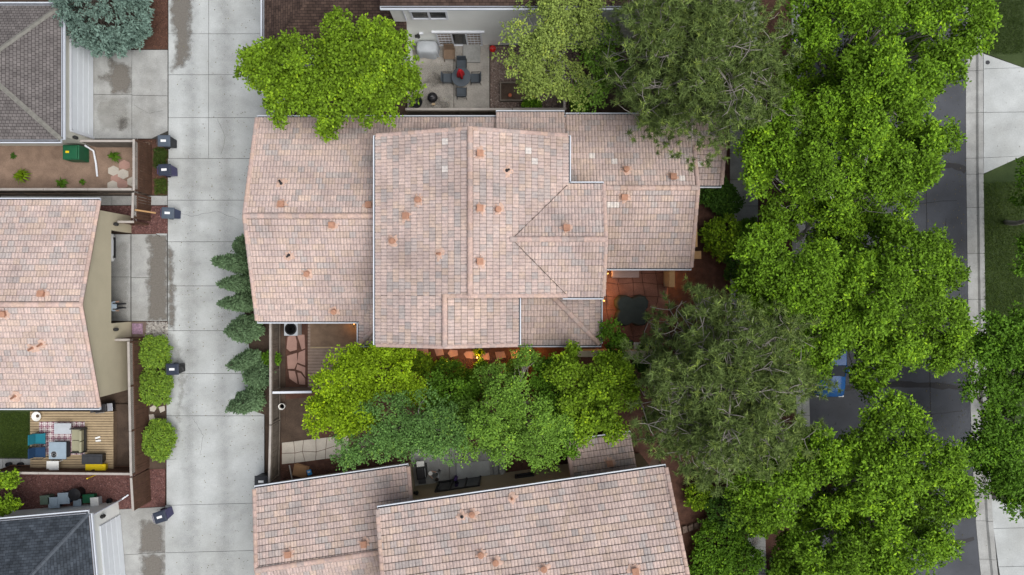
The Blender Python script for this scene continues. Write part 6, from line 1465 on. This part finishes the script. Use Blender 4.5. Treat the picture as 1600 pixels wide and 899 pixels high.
# ------------------------------------------------------------------ lit garden lamps
M['lampglow'] = emit('lamp_glow', (1.0, 0.52, 0.14), 14)
def pathlamp(label, px, py, watts, h=0.42):
    o = thing('path_lamp', label, 'lamp', W(px, py, -0.03), 0, 'lit garden lamps')
    MB().tube([(0, 0, 0), (0, 0, h)], 0.015, 6).build('stake', M['darkframe'], o); MB().lathe([(0.05, h), (0.05, h+0.07)], (0, 0, 0), 12).build('bulb', M['lampglow'], o)
    MB().lathe([(0.1, h+0.085), (0.06, h+0.12), (0, h+0.13)], (0, 0, 0), 14).build('shade', M['darkframe'], o)
    ld = bpy.data.lights.new('lamp_light', 'POINT'); ld.energy = watts; ld.color = (1.0, 0.42, 0.10); ld.shadow_soft_size = 0.06
    lo = bpy.data.objects.new('lamp_light', ld); C.objects.link(lo); lo.parent = o; lo.location = (0, 0, h+0.2); return o
pathlamp('lit path lamp beside the third stepping stone', 700, 564, 45)
pathlamp('lit path lamp behind the glowing yellow plant', 746, 558, 30, 0.3)
pathlamp('lit path lamp near the last stepping stones', 800, 567, 61)
pathlamp('lit path lamp at the corner of the side garden by the lime tree', 652, 568, 23)
pathlamp('lit lamp under the eave at the end of the hipped roof', 828, 547, 44)
pathlamp('lit lamp in the red courtyard near the hipped roof', 942, 470, 22)
pathlamp('lit lamp by the courtyard storage bench', 948, 428, 12)
pathlamp('lit lamp glowing at the timber topped wall under the pine', 1044, 440, 20)
pathlamp('lit lamp at the plank deck by the tiled wing', 556, 506, 10)

# ------------------------------------------------------------------ vehicles
def car(name, label, px, py, rz, paint, cat='car'):
    o = thing(name, label, cat, W(px, py, -0.12 if px > 1200 else 0.0), rz)
    L = 4.5; st_ = [(-2.25, 0.66, 0.42, 0.66), (-2.18, 0.80, 0.28, 0.78), (-1.7, 0.88, 0.22, 0.88), (-0.9, 0.90, 0.2, 0.92), (0.2, 0.91, 0.2, 0.94), (1.2, 0.90, 0.2, 0.95), (1.95, 0.86, 0.24, 0.93), (2.2, 0.76, 0.32, 0.86), (2.27, 0.64, 0.44, 0.74)]
    m = MB(); K = 12
    for y, hw, z0, z1 in st_:
        for k in range(K):
            t = 2*math.pi*k/K+math.pi/K; cx = math.copysign(abs(math.cos(t))**0.45, math.cos(t))*hw; cz = (z0+z1)/2+math.copysign(abs(math.sin(t))**0.55, math.sin(t))*(z1-z0)/2
            m.v.append((cx, y, cz))
    for i in range(len(st_)-1):
        for k in range(K): m.f.append([i*K+k, i*K+(k+1) % K, (i+1)*K+(k+1) % K, (i+1)*K+k]); m.m.append(0)
    m.f += [list(range(K-1, -1, -1)), list(range((len(st_)-1)*K, len(st_)*K))]; m.m += [0, 0]
    m.build('body', paint, o, smooth=True)
    def loft(rings, nm_, mt, smooth=False):
        q = MB(); n_ = len(rings[0])
        for r in rings: q.v += r
        for i in range(len(rings)-1):
            for k in range(n_): q.f.append([i*n_+k, i*n_+(k+1) % n_, (i+1)*n_+(k+1) % n_, (i+1)*n_+k]); q.m.append(0)
        q.f.append(list(range((len(rings)-1)*n_, len(rings)*n_))); q.m.append(0); return q.build(nm_, mt, o, smooth=smooth)
    b0_ = [(-0.78, -1.05, 0.88), (0.78, -1.05, 0.88), (0.80, 2.0, 0.90), (-0.80, 2.0, 0.90)]; b1_ = [(-0.62, -0.35, 1.38), (0.62, -0.35, 1.38), (0.62, 1.45, 1.40), (-0.62, 1.45, 1.40)]
    loft([b0_, b1_], 'windows', M['glass'])
    loft([[(x*1.02, y+(0.0), z) for x, y, z in b1_], [(x*0.94, y*0.97+0.02, z+0.06) for x, y, z in b1_]], 'roof', paint)
    for sx in (-1, 1):
        for a_, b_, r_ in (((0.79, -1.05, 0.9), (0.63, -0.35, 1.40), 0.035), ((0.81, 2.0, 0.9), (0.63, 1.45, 1.41), 0.05), ((0.80, 0.45, 0.9), (0.64, 0.5, 1.40), 0.035)):
            MB().tube([(sx*a_[0], a_[1], a_[2]), (sx*b_[0], b_[1], b_[2])], r_, 5).build('pillar', paint, o)
        MB().box((sx*0.62, -2.2, 0.62), (0.34, 0.1, 0.14)).build('headlight', M['white'], o, bevel=0.03); MB().box((sx*0.62, 2.22, 0.68), (0.3, 0.08, 0.14)).build('tail_light', M['red'], o, bevel=0.02)
        MB().box((sx*0.98, -0.7, 0.95), (0.2, 0.14, 0.13)).build('wing_mirror', paint, o, bevel=0.03)
        for y in (-1.42, 1.38):
            w = MB().tube([(sx*0.72, y, 0.32), (sx*0.92, y, 0.32)], 0.32, 20).build('wheel', M['rubber'], o); MB().tube([(sx*0.90, y, 0.32), (sx*0.93, y, 0.32)], 0.2, 14).build('rim', M['steel'], w)
    MB().box((0, 2.27, 0.52), (1.3, 0.06, 0.06)).build('bumper_trim', M['steel'], o); MB().box((0, -2.27, 0.5), (1.2, 0.06, 0.16)).build('grille', M['black'], o, bevel=0.02)
    return o
M['bluepaint'] = pm('blue_car_paint', (0.01, 0.085, 0.27), 0.35, 0.05, spec=0.3); M['whitecar'] = pm('white_car_paint', (0.66, 0.68, 0.70), 0.25, 0.03, spec=0.6)
car('parked_car', 'blue car parked at the kerb under the street tree', 1289, 558, math.pi*0, M['bluepaint'])
car('garage_car', 'white car parked nose out inside the open double garage', 126, 388, R90, M['whitecar'])

# ------------------------------------------------------------------ people
def person(label, px, py, rz, top, legs, hair, shoes, arm='down', h=1.74):
    o = thing('person', label, 'person', W(px, py, 0.0), rz)
    P = {}; E = []; R = {}
    def v(n, p, r, par=None):
        P[n] = Vector(p); R[n] = r
        if par: E.append((par, n))
    v('pel', (0, 0, 0.95), 0.135); v('wst', (0, 0.0, 1.08), 0.12, 'pel'); v('chs', (0, 0.01, 1.30), 0.145, 'wst'); v('nb', (0, 0.02, 1.45), 0.075, 'chs'); v('nk', (0, 0.01, 1.51), 0.052, 'nb')
    v('hd', (0, -0.015, 1.61), 0.092, 'nk'); v('cr', (0, -0.01, 1.69), 0.075, 'hd')
    for s, n in ((-1, 'l'), (1, 'r')):
        v('hp'+n, (s*0.10, 0, 0.90), 0.095, 'pel'); v('kn'+n, (s*0.11, -0.015, 0.50), 0.062, 'hp'+n); v('an'+n, (s*0.115, 0.02, 0.09), 0.042, 'kn'+n); v('to'+n, (s*0.125, -0.15, 0.04), 0.036, 'an'+n)
        v('sh'+n, (s*0.19, 0.01, 1.40), 0.062, 'chs')
        if arm == 'reach':
            v('el'+n, (s*0.24, -0.10, 1.15), 0.045, 'sh'+n); v('wr'+n, (s*0.17, -0.34, 1.12), 0.032, 'el'+n); v('pa'+n, (s*0.15, -0.42, 1.12), 0.034, 'wr'+n); fd = Vector((-s*0.25, -0.95, -0.1))
        else:
            v('el'+n, (s*0.25, 0.03, 1.13), 0.045, 'sh'+n); v('wr'+n, (s*0.26, -0.06, 0.89), 0.032, 'el'+n); v('pa'+n, (s*0.26, -0.08, 0.82), 0.034, 'wr'+n); fd = Vector((0, -0.25, -0.95))
        sd = Vector((0, 1, 0)).cross(fd).normalized() if arm != 'reach' else Vector((1, 0, 0))
        for k, (of, ln_) in enumerate(((-0.03, 0.065), (-0.01, 0.08), (0.01, 0.075), (0.03, 0.06))):
            b_ = P['pa'+n]+sd*of+fd*0.03; v('f%d%s' % (k, n), b_, 0.010, 'pa'+n); v('g%d%s' % (k, n), b_+fd*ln_*0.6, 0.009, 'f%d%s' % (k, n)); v('h%d%s' % (k, n), b_+fd*ln_+Vector((0, 0.01, -0.02)), 0.008, 'g%d%s' % (k, n))
        b_ = P['pa'+n]-sd*s*0.035; v('t0'+n, b_, 0.011, 'pa'+n); v('t1'+n, b_-sd*s*0.02+fd*0.045, 0.009, 't0'+n)
    names = list(P); idx = {n: i for i, n in enumerate(names)}
    me = bpy.data.meshes.new('body'); me.from_pydata([P[n]*(h/1.76) for n in names], [(idx[a], idx[b]) for a, b in E], [])
    tmp = bpy.data.objects.new('tmp', me); C.objects.link(tmp); tmp.modifiers.new('s', 'SKIN'); sub = tmp.modifiers.new('u', 'SUBSURF'); sub.levels = 1; sub.render_levels = 1
    sk = me.skin_vertices[0].data
    for n in names: sk[idx[n]].radius = (R[n], R[n]); sk[idx[n]].use_root = (n == 'pel')
    dg = bpy.context.evaluated_depsgraph_get(); nme = bpy.data.meshes.new_from_object(tmp.evaluated_get(dg)); bpy.data.objects.remove(tmp)
    for q in (M['skin'], top, legs, shoes): nme.materials.append(q)
    for p in nme.polygons:
        c = p.center*(1.76/h); ax = abs(c.x)
        if c.z > 1.475: i = 0
        elif c.z < 0.10: i = 3
        elif c.z < 0.98 and ax < 0.205 and (arm != 'reach' or c.y > -0.25): i = 2
        elif (arm != 'reach' and c.z < 1.02 and ax > 0.2) or (arm == 'reach' and c.y < -0.22): i = 0
        else: i = 1
        p.material_index = i; p.use_smooth = True
    body = link('body', nme, o); k = h/1.76
    MB().lathe([(0.10, 1.60*k), (0.108, 1.66*k), (0.095, 1.73*k), (0.05, 1.765*k), (0, 1.77*k)], (0, 0.012, 0), 16).build('hair', hair, o, smooth=True)
    for s in (-1, 1): MB().lathe([(0, 0), (0.012, 0.01), (0, 0.02)], (s*0.034, -0.10, 1.61*k), 8).build('eye', M['black'], o); MB().box((s*0.097, 0.0, 1.60*k), (0.02, 0.045, 0.06)).build('ear', M['skin'], o, bevel=0.008)
    MB().box((0, -0.11, 1.585*k), (0.026, 0.03, 0.045)).build('nose', M['skin'], o, bevel=0.008); MB().box((0, -0.102, 1.545*k), (0.05, 0.01, 0.012)).build('mouth', M['redfab'], o)
    return o
M['skin'] = pm('skin', (0.42, 0.26, 0.19), 0.6, 0.1); M['shirt_blue'] = pm('pale_blue_shirt', (0.45, 0.54, 0.62), 0.9, 0.12); M['shirt_grey'] = pm('grey_shirt', (0.27, 0.29, 0.30), 0.9, 0.15)
M['trousers'] = pm('dark_trousers', (0.02, 0.022, 0.028), 0.9, 0.2); M['hair_d'] = pm('dark_hair', (0.015, 0.011, 0.009), 0.6, 0.3)
person('person in pale blue shirt and dark trousers standing inside the open garage', 194, 478, R90, M['shirt_blue'], M['trousers'], M['hair_d'], M['black'])
person('person in grey clothes standing beside the black gas barbecue', 687, 738, -R90-0.5, M['shirt_grey'], M['shirt_grey'], M['hair_d'], M['black'], 'reach')
pl = thing('white_plate', 'white plate held out towards the black gas barbecue', 'plate'); MB().lathe([(0.06, 0), (0.12, 0.02), (0.11, 0.022), (0, 0.012)], (0, 0, 0), 20).build('dish', M['white'], pl)
q = -R90-0.5; c_ = W(687, 738, 0); d_ = Vector((math.sin(q), -math.cos(q), 0)); pl.location = c_+d_*0.47+Vector((0, 0, 1.13))
